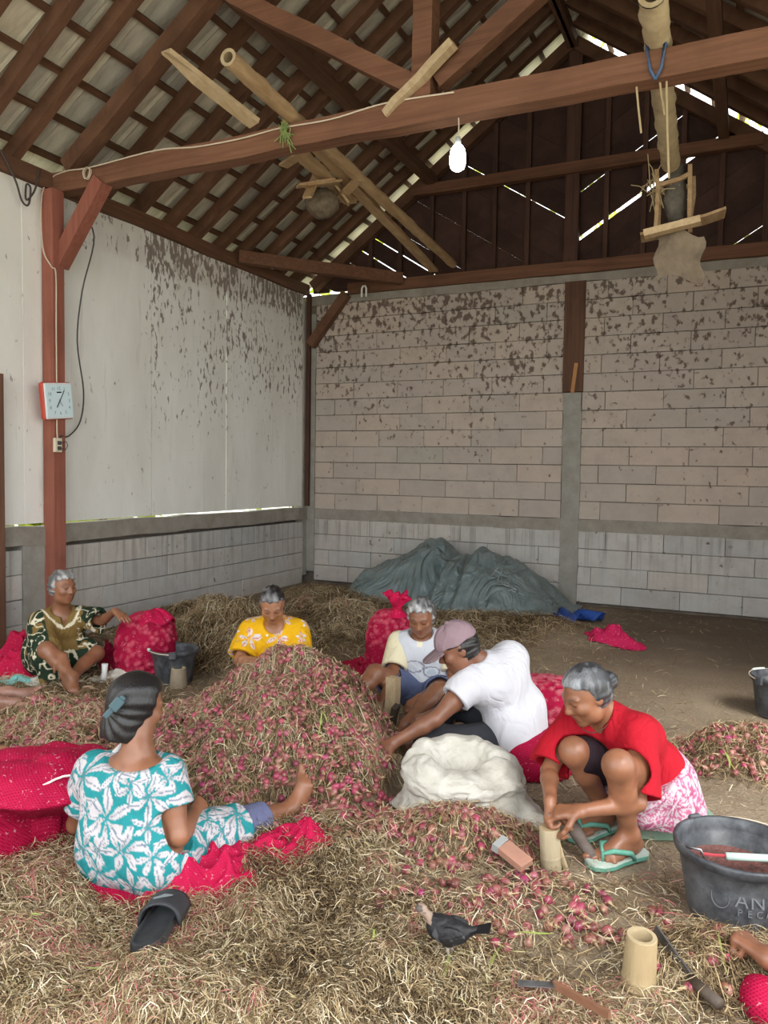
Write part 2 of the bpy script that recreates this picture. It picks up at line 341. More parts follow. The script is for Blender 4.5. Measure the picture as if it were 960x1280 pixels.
MB().beam((-4.6, BY - .02, 3.715), (1.45, BY - .02, 3.715), .11, .13, nseg=8, wob=.004).build('wall_plate', M_WX, wall_back)
for s_ in (1, -1):
    xe = -5.15 if s_ > 0 else 1.35
    MB().beam((xe, BY + .03, 3.80 + .0), (RX, BY + .03, 6.15), .10, .13).build('gable_rafter', M_WR, wall_back)

wall_left = MB().box((LX - .13, 3.6, .42), (.06, 10.4, .86)).build('wall_left', M_MORTAR, kind='structure')
pl = lambda u, z, j: ((LX - .10 + j, 8.56 - u, z), -math.pi/2)
def pl_(u, z, j): return ((LX - .10 - j, u, z), math.pi/2)
def blocks_left(u0, u1, off):
    blocks(wall_left, u0, u1, .0, 4, pl_, off)
blocks_left(-1.5, 4.30, [.1, .4, .05, .35]); blocks_left(4.70, 8.56, [.45, .15, .5, .2])
strip('ring_beam', (LX - .05, 3.5, .905), (.14, 10.3, .15), M_BAND, wall_left, 40, 1); strip('column', (LX - .052, 4.50, .42), (.12, .40, .84), M_COLUMN, wall_left, 6, 2, .002)
strip('corner_column', (LX - .05, 8.6, 1.85), (.12, .1, 3.5), M_COLUMN, wall_left, 14, 2, .003)
edges = [-1.6, -.4, .8, 2.0, 3.15, 4.339, 5.788, 6.962, 8.13, 8.56]
for a, b in zip(edges[:-1], edges[1:]):
    for z0, z1 in ((1.0, 3.374), (3.3745, 3.72)):
        g = .004 if abs(b - 6.962) > .1 else .011
        if z0 > 2 and b > 8.5: z1 = 3.70
        bevel(MB().box((LX - .02 - .006*(z0 > 2), (a + b)/2, (z0 + z1)/2), (.012, b - a - g, z1 - z0)).build('wall_panel', M_PANEL, wall_left), .002)
for y in (-.4, .8, 2.0, 3.15, 5.788, 8.13): MB().box((LX - .052, y, 2.35), (.05, .05, 2.7)).build('panel_batten', M_WZ, wall_left)
strip('wall_plate', (LX - .02, 3.5, 3.75), (.11, 10.3, .13), M_WY, wall_left, 20, 1, .006)
wall_right = MB().box((1.55, 6.7, 1.86), (.06, 4.1, 3.7)).build('wall_right', M_MORTAR, kind='structure')
blocks(wall_right, 4.7, 8.6, .0, 4, lambda u, z, j: ((1.55, u + .594, z), -math.pi/2), [.1, .4]); blocks(wall_right, 4.7, 8.6, .965, 13, lambda u, z, j: ((1.55, u + .594, z), -math.pi/2), [.1, .4])
strip('wall_plate', (1.5, 3.5, 3.75), (.11, 10.3, .13), M_WY, wall_right, 8, 1)
# ------------------------------------------------------------------ roof
TH = math.atan(.727); CS, SN = math.cos(TH), math.sin(TH)
def rp_(side, s_, y, off):      # point on a slope: s along it from the eave, off above the rafters' under side
    x = -5.2 + s_*CS - off*SN; z = 3.82 + s_*SN + off*CS
    return np.array([x if side > 0 else 2*RX - x, y, z])
def tilemesh(side):
    m = MB(); W, Lh, t = .298, .40, .016; P = []; xs = (-.5, -.42, .0, .42, .5); zz = (0, .012, .006, .012, .0)
    for e in (0, 1):
        for k in (0, 1):
            for i in range(5): P.append((xs[i]*W, (e - .5)*Lh, zz[i] + (t if k else 0) + (.012*math.sin(i*2.1) if e == 0 else 0)))
    F = []
    for i in range(4): F += [(i, i + 1, 10 + i + 1, 10 + i)[::-1], (5 + i, 5 + i + 1, 15 + i + 1, 15 + i), (i, i + 1, 6 + i, 5 + i), (10 + i, 15 + i, 16 + i, 11 + i)]
    F += [(0, 5, 15, 10), (4, 14, 19, 9)]
    me = m.add(P, F).mesh('tile'); me.materials.append(M_TILE); return me
TM = tilemesh(1)
RAFT = [-1.2, -.8, -.4, 0, .4, .8, 1.2, 1.6, 2.0, 2.4, 2.78, 3.15, 3.53, 3.92, 4.27, 5.2, 5.63, 6.06, 6.45, 6.86, 7.22, 7.62, 8.02, 8.4]
trot = {}
for side, nm in ((1, 'ceiling_left'), (-1, 'ceiling_right')):
    root = empty(nm, (0, 0, 0), kind='structure')
    up_ = np.array([-SN*side, 0, CS])
    for y in RAFT:
        MB().beam(rp_(side, -.45, y, .05), rp_(side, 4.10, y, .05), .072 + .012*rng.random(), .115, upv=up_, nseg=4, wob=.003).build('rafter', M_WR, root)
    srow = [.08 + .331*k for k in range(-1, 13)]
    for s_ in srow: MB().beam(rp_(side, s_, -1.4, .115), rp_(side, s_, 8.95, .115), .05, .03, upv=up_, nseg=12, wob=.002).build('batten', M_WY, root)
    MB().beam(rp_(side, 4.02, -1.4, -.05), rp_(side, 4.02, 8.75, -.05), .07, .14, nseg=2).build('ridge_beam', M_WY, root)
    MB().beam((-3.52 if side > 0 else -.36, -1.4, 4.90), (-3.52 if side > 0 else -.36, 8.72, 4.90), .10, .12, nseg=3, wob=.004).build('purlin', M_WY, root)
    sm = MB(); tv = np.array([v.co[:] for v in TM.vertices]); tf = [tuple(p.vertices) for p in TM.polygons]
    for k, s_ in enumerate(srow):
        ny = 0
        y = -1.35 + (.0 if side > 0 else .1)
        while y < 8.95:
            c = rp_(side, s_ + .10, y, .150 + rng.uniform(-.004, .006))
            sl = np.array([CS*side, 0, SN]); tilt = .06 + rng.uniform(-.01, .012)
            ax_y = nrm(sl*math.cos(tilt) - up_*math.sin(tilt)); ax_x = np.array([0, 1., 0])*(-1 if side > 0 else 1); ax_z = np.cross(ax_x, ax_y)
            yaw = rng.uniform(-.02, .02); ax_x2 = ax_x*math.cos(yaw) + ax_y*math.sin(yaw); ax_y2 = np.cross(ax_z, ax_x2)
            Rm = np.stack([ax_x2, ax_y2, ax_z], 1)
            q = c - CAM; d = q@_fw; vis = False
            if d > .5: px, py = 480 + FPX*(q@_rt)/d, 640 - FPX*(q@_up)/d; vis = -40 < px < 1000 and -40 < py < 420
            if vis and s_ < 4.05 and (side > 0 or (c[2] > 4.5)):
                o = link('tile', TM, None, root); o.matrix_local = Matrix([[*Rm[0], c[0]], [*Rm[1], c[1]], [*Rm[2], c[2]], [0, 0, 0, 1]]); ny += 1
            else: sm.add(tv@Rm.T + c, tf)
            y += .300
    sm.build('tile_courses', M_TILE, root, kind='stuff')
rc = MB()
for k in range(26): 
    y = -1.3 + k*.4; rc.tube([(RX, y, 6.30), (RX, y + .42, 6.31)], .13, 10)
rc.build('ridge_tiles', M_TILE, bpy.data.objects['ceiling_left'], kind='stuff')
# near truss
TY = 4.66
tr = thing('roof_truss', 'wooden king post roof truss spanning the shed above the workers', 'truss')
bm_ = MB().beam((-5.27, TY, 3.745), (1.5, TY, 3.735), .13, .155, nseg=24, wob=.004); bm_.build('tie_beam', M_WX, tr)
MB().beam((-1.96, TY, 3.82), (-1.94, TY, 6.0), .13, .13, upv=(0, 1, 0)).build('king_post', M_WX, tr)
for s_ in (1, -1):
    f = lambda x: x if s_ > 0 else -3.9 - x
    MB().beam((f(-5.05), TY, 3.86), (f(-1.95), TY, 6.10), .12, .13, nseg=6, wob=.003).build('principal_rafter', M_WR, tr)
    MB().beam((f(-3.45), TY, 4.82), (f(-2.03), TY, 3.92), .10, .12, nseg=4, wob=.003).build('strut', M_WX, tr)
tp = thing('timber_post', 'red painted wooden post against the pale wall carrying the clock', 'post')
MB().beam((LX + .06, 4.57, 0), (LX + .06, 4.57, 3.67), .115, .12, upv=(1, 0, 0)).build('post', M_RED, tp)
MB().beam((LX + .06, TY - .03, 3.10), (-4.66, TY - .03, 3.70), .11, .12).build('brace', M_RED, tp)
cp = thing('corner_post', 'dark post with a slanting brace in the corner beside the bright opening', 'post')
MB().beam((-5.12, BY - .075, 3.05), (-4.62, BY - .06, 3.66), .10, .11).build('brace', M_WR, cp)
MB().beam((-5.16, BY - .055, 1.0), (-5.16, BY - .055, 3.7), .05, .05, upv=(0, 1, 0)).build('post', M_DARKZ, cp)
tag(MB().beam((-5.13, 7.05, 3.77), (-3.85, 8.55, 3.76), .10, .13, nseg=5, wob=.004).build('corner_beam', M_WX), 'brown beam running across the corner from left wall to back wall', 'beam')
MB().beam((LX + .05, 4.05, 0), (LX + .05, 4.05, 2.155), .06, .07, upv=(1, 0, 0)).build('trim_1', M_WZ, kind='structure')
# outside: ground and shrubs that show through the gaps
MB().add([(-40, -40, -.06), (40, -40, -.06), (40, 40, -.06), (-40, 40, -.06)], [(0, 1, 2, 3)]).build('ground', simple('yard_earth', (.66, .60, .48), (.55, .52, .38), .6), kind='structure')
M_LEAF = simple('leaf_green', (.42, .52, .04), (.55, .60, .07), 3, .6)
def shrub(x, y, r, h, label):
    t = thing('shrub', label, 'shrub', 'shrubs outside the shed', (x, y, -.06)); MB().tube([(0, 0, 0), (.05, 0, h*.4), (0, .05, h*.7)], [.06, .05, .03]).build('trunk', M_WZ, t)
    n = 4500 if h < 2.5 else 1500; g = np.random.default_rng(int(x*10 + 500)); d = g.normal(size=(n, 3)); d /= np.linalg.norm(d, axis=1)[:, None]; c = d*np.array([r, r, h*.5])*g.uniform(.5, 1, (n, 1)) + np.array([0, 0, h*.58])
    a = g.normal(size=(n, 3)); a /= np.linalg.norm(a, axis=1)[:, None]; b = np.cross(a, g.normal(size=(n, 3))); b /= np.linalg.norm(b, axis=1)[:, None]
    Pq = np.stack([c - a*.14, c + b*.05, c + a*.14, c - b*.05], 1).reshape(-1, 3)
    link('foliage', mesh_np('foliage', Pq, np.arange(4*n).reshape(n, 4)), M_LEAF, t, kind='stuff')
for i, (x, y, r, h) in enumerate([(-9.2, 6.4, .9, 2.2), (-9.4, 8.6, .9, 2.2), (-8.9, 4.2, .9, 2.2), (-7.3, 4.9, 1.1, 3.8), (-7.6, 7.5, 1.2, 4.6), (-6.6, 10.6, 1.6, 6.5), (-3.2, 12.0, 1.8, 9.0), (.6, 12.0, 1.8, 8.5), (-7.2, 2.6, 1.0, 3.6)]):
    shrub(x, y, r, h, 'bright green leafy shrub outside the ' + ['left wall, lowest behind the second panel', 'left wall, lowest by the mouldy panel', 'left wall, lowest before the red post', 'left wall beyond the red post', 'left wall near the corner', 'far corner, glimpsed under the eaves', 'back gable, glimpsed at the left roof edge', 'back gable, glimpsed at the right roof edge', 'left wall nearest the viewer'][i])
# ------------------------------------------------------------------ sculpting: smooth unions of limbs on a grid, skinned by surface nets
class Field:
    def __init__(s, lo, hi, v):
        s.lo = np.array(lo, np.float32); s.v = v; s.n = (np.ceil((np.array(hi) - s.lo)/v) + 1).astype(int); s.D = np.full(s.n, 1., np.float32)
    def sub(s, lo, hi, m):
        a = np.clip(np.floor((np.asarray(lo) - m - s.lo)/s.v).astype(int), 0, s.n); b = np.clip(np.ceil((np.asarray(hi) + m - s.lo)/s.v).astype(int) + 1, 0, s.n)
        if (b <= a).any(): return None, None
        ax = [s.lo[i] + s.v*np.arange(a[i], b[i], dtype=np.float32) for i in range(3)]
        return tuple(slice(a[i], b[i]) for i in range(3)), np.ix_(*ax)
    def op(s, fn, lo, hi, k, cut=False):
        sl, P = s.sub(lo, hi, k + 3*s.v)
        if sl is None: return s
        d = fn(*P); a = s.D[sl]
        if cut: h = np.maximum(k - np.abs(a + d), 0)/k; s.D[sl] = np.maximum(a, -d) + h*h*k*.25
        else: h = np.maximum(k - np.abs(a - d), 0)/k; s.D[sl] = np.minimum(a, d) - h*h*k*.25
        return s
    def cap(s, a, b, r1, r2=None, k=.02, cut=False, clip=None):
        a = np.asarray(a, np.float32); b = np.asarray(b, np.float32); r2 = r1 if r2 is None else r2; R = max(r1, r2); ba = b - a; q = max(float(ba@ba), 1e-9)
        def fn(x, y, z):
            x, y, z = x - a[0], y - a[1], z - a[2]; t = np.clip((x*ba[0] + y*ba[1] + z*ba[2])/q, 0, 1)
            d = np.sqrt((x - t*ba[0])**2 + (y - t*ba[1])**2 + (z - t*ba[2])**2) - (r1 + t*(r2 - r1))
            if clip is not None:
                for o, n in clip: d = np.maximum(d, (x + a[0] - o[0])*n[0] + (y + a[1] - o[1])*n[1] + (z + a[2] - o[2])*n[2])
            return d
        return s.op(fn, np.minimum(a, b) - R, np.maximum(a, b) + R, k, cut)
    def ell(s, c, ax, r, k=.02, cut=False, clip=None):
        c = np.asarray(c, np.float32); A = np.asarray(ax, np.float32); r = np.asarray(r, np.float32); R = r.max()
        def fn(x, y, z):
            x, y, z = x - c[0], y - c[1], z - c[2]; q = [(x*A[i][0] + y*A[i][1] + z*A[i][2])/r[i] for i in range(3)]
            k0 = np.sqrt(q[0]**2 + q[1]**2 + q[2]**2) + 1e-6; k1 = np.sqrt((q[0]/r[0])**2 + (q[1]/r[1])**2 + (q[2]/r[2])**2) + 1e-6
            d = k0*(k0 - 1)/k1
            if clip is not None:
                for o, n in clip: d = np.maximum(d, (x + c[0] - o[0])*n[0] + (y + c[1] - o[1])*n[1] + (z + c[2] - o[2])*n[2])
            return d
        return s.op(fn, c - R, c + R, k, cut)
    def plane(s, o, n):       # keep the side the normal points away from
        sl, P = s.sub(s.lo, s.lo + s.v*s.n, 0); d = (P[0] - o[0])*n[0] + (P[1] - o[1])*n[1] + (P[2] - o[2])*n[2]; s.D = np.maximum(s.D, d.astype(np.float32)); return s
    def warp(s, fn, band=.04):
        i = np.argwhere(np.abs(s.D) < band); p = s.lo + i*s.v; s.D[tuple(i.T)] += fn(p).astype(np.float32); return s
    def nets(s):
        D = s.D; D[0] = D[-1] = 1; D[:, 0] = D[:, -1] = 1; D[:, :, 0] = D[:, :, -1] = 1
        S = D < 0; n = np.array(D.shape) - 1; c = np.zeros(n, np.uint8); cs = [(i, j, k) for i in (0, 1) for j in (0, 1) for k in (0, 1)]
        sh = lambda A, o: A[o[0]:o[0] + n[0], o[1]:o[1] + n[1], o[2]:o[2] + n[2]]
        for o in cs: c += sh(S, o)
        idx = np.argwhere((c > 0) & (c < 8)); ids = np.full(n, -1, np.int32); ids[tuple(idx.T)] = np.arange(len(idx))
        val = {o: D[tuple((idx + o).T)] for o in cs}; acc = np.zeros((len(idx), 3), np.float32); cnt = np.zeros(len(idx), np.float32)
        for o in cs:
            for ax in range(3):
                if o[ax]: continue
                p = list(o); p[ax] = 1; a, b = val[o], val[tuple(p)]; m = (a < 0) != (b < 0); t = a[m]/(a[m] - b[m]); q = np.tile(np.array(o, np.float32), (m.sum(), 1)); q[:, ax] = t; acc[m] += q; cnt[m] += 1
        v = s.lo + (idx + acc/cnt[:, None])*s.v; F = []
        for ax in range(3):
            u, w_ = [(1, 2), (2, 0), (0, 1)][ax]; a = [slice(None)]*3; b = [slice(None)]*3; a[ax] = slice(0, -1); b[ax] = slice(1, None); A, B = S[tuple(a)], S[tuple(b)]
            e = np.argwhere(A != B); e = e[(e[:, u] > 0) & (e[:, w_] > 0) & (e[:, u] < n[u]) & (e[:, w_] < n[w_])]; eu = np.eye(3, dtype=int)[u]; ew = np.eye(3, dtype=int)[w_]
            q = np.stack([ids[tuple((e - d).T)] for d in (0*eu, eu, eu + ew, ew)], 1); fl_ = A[tuple(e.T)]; q[~fl_] = q[~fl_][:, ::-1]; F.append(q)
        F = np.concatenate(F); F = F[(F >= 0).all(1)]
        return v, F
    def build(s, name, m, parent=None, col=None, kind=None):
        v, f = s.nets(); me = mesh_np(name, v, f)
        if col is not None: setcol(me, col(v) if callable(col) else np.tile(np.array(col, np.float32), (len(v), 1)))
        return link(name, me, m, parent, True, kind)
M_SKIN = attrmat('skin', .40, .5, .15, 130, .003)
def cloth_mat():
    b = NB('cloth'); c = b.attr(); P = b.co('World'); n = b.noise(b.scale(P, (1, 1, .6)), 6.5, 2, .45, 1.8); r = b.ma('ABSOLUTE', b.ma('SUBTRACT', n, .5)); q = b.noise(b.scale(P, (1, 1, .5)), 15, 2, .5, 1.4); b.bump(b.ma('ADD', b.ma('MULTIPLY', r, 2.2), b.ma('MULTIPLY', b.ma('ABSOLUTE', b.ma('SUBTRACT', q, .5)), .45)), .5, .022); return b.done(c, .85, .15)
M_CLOTH = cloth_mat()
def hair_mat():
    b = NB('hair'); c = b.attr(); co = b.scale(b.co('World'), (140, 140, 30)); n = b.noise(co, 1., 3, .6); b.bump(n, .5, .004); return b.done(b.mix(1., c, b.ramp(n, (.3, (.6,)*3), (.7, (1.25,)*3)), 'MULTIPLY'), .38, .5)
M_HAIR = hair_mat()
def frame(f, u=(0, 0, 1)):
    f = nrm(f); u = np.asarray(u, float); u = nrm(u - f*(u@f)); return f, u, np.cross(u, f)      # forward, up, left
def hand(F, wr, d, n, left, s=.92, curl=(.35, .5, .4), spread=1., tc=.3, k=.006):
    d = nrm(d); n = np.asarray(n, float); n = nrm(n - d*(n@d)); sd_ = np.cross(d, n)*(1 if left else -1)   # towards the thumb
    wr = np.asarray(wr, float)
    for o, L in ((.026, .08), (.009, .086), (-.009, .083), (-.025, .074)): F.cap(wr + sd_*o*.55*s, wr + d*L*s + sd_*o*s, .0135*s, .0115*s, .018)
    for i, (o, L, sc) in enumerate(((.028, .082, .93), (.0095, .087, 1.), (-.0095, .084, .94), (-.027, .074, .78))):
        p = wr + d*L*s + sd_*o*s; a = 0; dd = nrm(d + sd_*(o*3.5*spread))
        for j, (l, r) in enumerate(((.040, .0088), (.026, .0080), (.021, .0072))):
            a += curl[j]*(1 + .1*(i - 1)); q = p + (dd*math.cos(a) + n*math.sin(a))*l*sc*s; F.cap(p, q, r*s, (r - .0007)*s, k if j else .009); p = q
    p = wr + d*.022*s + sd_*.026*s
    for j, (l, r) in enumerate(((.042, .0125), (.032, .0105), (.026, .0088))):
        a = tc*(.4 + j*.6); v = nrm(d*(.62 + .25*j) + sd_*(.72 - .35*j) + n*(.35 + a)); q = p + v*l*s; F.cap(p, q, r*s, (r - .001)*s, .01); p = q
def foot(F, an, d, up_, s=.92, splay=1., left=True):
    d, u, l = frame(d, up_); an = np.asarray(an, float); inn = -l if left else l        # inner (big toe) side
    F.ell(an - u*.045*s - d*.028*s, (d, l, u), (.038*s, .030*s, .032*s), .03); F.cap(an - u*.005*s, an + d*.10*s - u*.045*s, .036*s, .024*s, .03)
    F.cap(an - u*.055*s, an + d*.12*s - u*.06*s + inn*.015*s, .024*s, .020*s, .03); F.cap(an - u*.055*s, an + d*.10*s - u*.062*s - inn*.025*s, .022*s, .018*s, .03)
    for i in range(5):
        o = (.032 - .0165*i)*s; p = an + d*(.125 - .010*i)*s + inn*o - u*.062*s; q = p + (d*(.048 - .006*i) + inn*.008*(1 - i*.6)*splay - u*.006)*s; r = (.0135 if i == 0 else .0095 - .0006*i)*s
        F.cap(p - d*.02*s, p + d*.012*s, r*1.1, r, .014); F.cap(p + d*.01*s, q, r*.95, r*1.02, .006)
def head(F, c, f, u, s=1., old=0., ears=True):
    f, u, l = frame(f, u); c = np.asarray(c, float); q = lambda a, b, d: c + (f*a + l*b + u*d)*s
    A = (f, l, u)
    F.ell(q(-.012, 0, .035), A, V(.092, .073, .083)*s, .02); F.ell(q(.022, 0, -.03), A, V(.066, .058, .078)*s, .045); F.cap(q(.02, -.03, -.06), q(.02, .03, -.06), .034*s, None, .03)
    F.ell(q(.066, 0, -.088), A, V(.018, .022, .016)*s, .025)
    for e in (1, -1):
        F.ell(q(.058, .042*e, -.012), A, V(.026, .024, .022)*s, .02); F.ell(q(.091, .031*e, .018), A, V(.014, .017, .012)*s, .014, cut=True)
        F.ell(q(.074, .031*e, .017), A, V(.0125, .0155, .0105)*s, .006); F.cap(q(.080, .014*e, .034), q(.070, .048*e, .036), .0095*s, .007*s, .012)
        F.ell(q(.089, .012*e, -.021), A, V(.011, .009, .0085)*s, .008)
        if ears: F.ell(q(-.008, .074*e, .004), A, V(.019, .009, .030)*s, .008); F.ell(q(.0, .083*e, .006), A, V(.009, .006, .017)*s, .006, cut=True)
    F.cap(q(.086, 0, .022), q(.101, 0, -.012), .0075*s, .012*s, .012); F.ell(q(.101, 0, -.016), A, V(.012, .0115, .010)*s, .008)
    F.cap(q(.083, -.016, -.047), q(.083, .016, -.047), .0075*s, None, .008); F.cap(q(.080, -.014, -.060), q(.080, .014, -.060), .0085*s, None, .008)
    F.cap(q(.094, -.018, -.0535), q(.094, .018, -.0535), .0035*s, None, .004, cut=True)
    return (c, f, u, l, s)
def facecol(v, H, skin, lip=(.24, .075, .06), brow=(.05, .04, .035)):
    c, f, u, l, s = H; p = (v - c)/s; a, b, d = p@f, p@l, p@u; col = np.tile(np.array(skin), (len(v), 1))
    near = (np.abs(d) < .13) & (np.abs(b) < .1) & (a > .03)
    m = np.clip(1.4 - np.hypot(b/.021, (d + .0535)/.0125), 0, 1)*near; col = col*(1 - .75*m[:, None]) + .75*m[:, None]*np.array(lip)
    ab = np.abs(b); m = np.clip(1.5 - np.hypot((ab - .031)/.015, (d - .0105 - .006*((ab - .031)/.015)**2)/.0036), 0, 1)*near; col = col*(1 - .92*m[:, None]) + .85*m[:, None]*np.array((.035, .02, .015))
    m = np.clip(1.5 - np.hypot((ab - .031)/.019, (d - .041 + .008*((ab - .031)/.02)**2)/.0045), 0, 1)*near; col = col*(1 - .6*m[:, None]) + .6*m[:, None]*np.array(brow)
    return col
def body(F, J, s=1., hands=True, arms='LR', legs='LR', torso=True, k=.05, thin=1.):
    J = {a: np.array(b, float) for a, b in J.items()}; r = nrm(J['shR'] - J['shL']); hr = nrm(J['hipR'] - J['hipL'])
    if torso:
        F.cap(J['hipL'] + hr*.02, J['hipR'] - hr*.02, .105*s, None, k); F.cap(J['pel'] - hr*.07*s, J['pel'] + hr*.07*s, .105*s, None, k); F.cap(J['waist'] - r*.06*s, J['waist'] + r*.06*s, .098*s, None, k)
        F.cap(J['chest'] - r*.068*s, J['chest'] + r*.068*s, .102*s, None, k); F.cap(J['shL'] + r*.03, J['shR'] - r*.03, .052*s, None, k); F.cap(J['chest']*.35 + J['neck']*.65, J['neck'], .07*s, .05*s, k)
        F.cap(J['neck'], J['head'], .052*s, .05*s, .03)
    for q in arms:
        a, b, c = J['sh' + q], J['el' + q], J['wr' + q]; F.cap(a, a*.5 + b*.5, .050*s*thin, .044*s*thin, .03); F.cap(a*.5 + b*.5, b, .044*s*thin, .036*s*thin, .02); m = b*.7 + c*.3
        F.cap(b, m, .036*s*thin, .037*s*thin, .012); F.cap(m, c, .037*s*thin, .025*s, .015)
    for q in legs:
        a, b, c = J['hip' + q], J['kn' + q], J['an' + q]; F.cap(a, b, .085*s*thin, .057*s, .03); F.ell(b, np.eye(3), V(.06, .06, .06)*s, .015)
        n_ = nrm(b - (a + c)/2) if np.linalg.norm(b - (a + c)/2) > .01 else V(0, 0, 1); m = b*.65 + c*.35 - n_*.016
        F.cap(b, m, .055*s, .054*s*thin, .02); F.cap(m, c, .052*s*thin, .033*s, .02); F.ell(c, np.eye(3), V(.037, .037, .037)*s, .012)
def bounds(J, m=.17, extra=()):
    p = np.array([list(v) for v in J.values()] + [list(e) for e in extra]); return p.min(0) - m, p.max(0) + m
def shirt(F, J, g=.022, slv=('L', 'R'), t=.75, sr=(.085, .085), k=.06, bottom=None, s=1.):
    J = {a: np.array(b, float) for a, b in J.items()}; r = nrm(J['shR'] - J['shL']); hr = nrm(J['hipR'] - J['hipL'])
    F.cap(J['pel'] - hr*.075*s, J['pel'] + hr*.075*s, .11*s + g, None, k); F.cap(J['waist'] - r*.066*s, J['waist'] + r*.066*s, .106*s + g, None, k)
    F.cap(J['chest'] - r*.07*s, J['chest'] + r*.07*s, .105*s + g, None, k); F.cap(J['shL'] + r*.025, J['shR'] - r*.025, .048*s + g*.7, None, k); F.cap(J['chest']*.4 + J['neck']*.6, J['neck'] - (J['neck'] - J['chest'])*.08, .075*s, .055*s + g*.3, k)
    for q in slv:
        a, b = J['sh' + q], J['el' + q]; e = a + (b - a)*t; d = nrm(b - a); F.cap(a, e + d*.1, sr[0]*.82, sr[1], .035, clip=[(e, d)])
def sleeve_hole(F, J, q, t, r):
    a, b = np.array(J['sh' + q], float), np.array(J['el' + q], float); e = a + (b - a)*t; d = nrm(b - a); F.cap(e - d*.035, e + d*.1, r, None, .004, cut=True)
def folds(amp, f=9., st=(1, 1, .45), seed=0.):
    st = np.array(st); return lambda p: amp*1.15*(2.4*np.abs(vn(p*st + seed + .06*vn(p, 6)[:, None], f*.8)) - .4) + amp*.4*(1.6*np.abs(vn(p*st + seed, f*1.9)) - .25)
def lilies(v, cen, ax, rad=.10, pet=6, w_=.34):
    """distance-free flower print: 1 on petals, -1 on petal ribs"""
    out = np.zeros(len(v)); rib = np.zeros(len(v))
    for c, (e1, e2, e3), R, ph in zip(cen, ax, rad, range(len(cen))):
        d = v - c; d = d + .16*R*np.stack([vn(v + 3., 22), vn(v + 7., 22), vn(v + 11., 22)], -1)*2; m = (d*d).sum(1) < (R*1.15)**2; d = d[m]; x, y, z = d@e1, d@e2, d@e3; rr = np.sqrt(x*x + y*y + z*z)/R; th = np.arctan2(y, x) + ph*1.7
        a = np.abs(((th*pet/(2*np.pi)) % 1) - .5)*2; wd = np.clip(np.sin(np.pi*np.clip(rr, 0, 1)**.75), 0, 1)*.66 + .02
        wide = np.where((np.floor(th*pet/(2*np.pi)) % 2) == 0, 1., .8); q = ((1 - a) < wd*wide) & (rr < 1) & (np.abs(z) < .05); out[m] = np.maximum(out[m], q*np.clip(.05 + rr*.75, .02, .6)); rib[m] = np.maximum(rib[m], q & ((1 - a) < .05/(rr + .15)))
    return out, rib
def tangent(n, g):
    t = g.normal(size=3); e1 = nrm(t - n*(t@n)); return e1, np.cross(n, e1), n
def vnormals(v, f):
    n = np.zeros_like(v); q = np.cross(v[f[:, 2]] - v[f[:, 0]], v[f[:, 3]] - v[f[:, 1]])
    for i in range(4): np.add.at(n, f[:, i], q)
    return n/(np.linalg.norm(n, axis=1)[:, None] + 1e-9)
def print_flowers(v, f, base, petal, rib, R=(.06, .1), n=60, seed=1, pet=6, mind=.8):
    g = np.random.default_rng(seed); nn = vnormals(v, f); cen = []; ax = []; rad = []
    for i in g.permutation(len(v))[:4000]:
        r = g.uniform(*R)
        if all(np.linalg.norm(v[i] - c) > mind*(r + q) for c, q in zip(cen, rad)): cen.append(v[i]); ax.append(tangent(nn[i], g)); rad.append(r)
        if len(cen) >= n: break
    a, b = lilies(v, cen, ax, rad, pet); c = np.tile(np.array(base, float), (len(v), 1)); sh_ = .72 + .56*np.clip(a[a > 0] - .0, 0, 1); c[a > 0] = np.array(petal)*sh_[:, None]; c[b > 0] = rib
    return c
def build_print(F, name, m, parent, fn):
    v, f = F.nets(); me = mesh_np(name, v, f); setcol(me, fn(v, f)); return link(name, me, m, parent, True)
def hair(H, parent, col, grey=None, thick=.012, line=.045, back=-.06, bun=None, low=0., v=.005, bumps=.0035, seed=0., fc=.012):
    c, f, u, l, s = H; F = Field(c - .2*s, c + .2*s, v); A = (f, l, u); q = lambda a, b, d: c + (f*a + l*b + u*d)*s
    F.ell(q(-.014, 0, .037), A, (V(.092, .073, .083) + thick)*s, .01); F.ell(q(-.035, 0, -.01 - low), A, (V(.062, .064, .07 + low) + thick)*s, .03)
    def face_(x, y, z):
        x, y, z = x - c[0], y - c[1], z - c[2]; a = x*f[0] + y*f[1] + z*f[2]; d = x*u[0] + y*u[1] + z*u[2]
        return np.maximum(fc*s - a, d - (line + .018)*s - .45*(a - .05*s))
    F.op(face_, c - .2, c + .2, .012, cut=True)
    F.plane(q(0, 0, back - low), -u)
    if bun is not None: F.ell(q(*bun[0]), A, V(*bun[1])*s, .012)
    F.warp(lambda p: bumps*np.sin(14*np.arctan2((p - c)@l, (p - c)@u + .02) + 5*vn(p, 14) + seed) + .003*vn(p, 25))
    def hc(p):
        n = vn(p*np.array([1, 1, .3]), 55) + .5*vn(p, 18); cc = np.tile(np.array(col), (len(p), 1))
        if grey is not None: t = np.clip(.5 + 1.4*n + .8*(((p - c)@f)/s - .02)/.1, 0, 1)[:, None]; cc = cc*(1 - t) + np.array(grey)*t
        return cc
    return F.build('hair', M_HAIR, parent, hc)
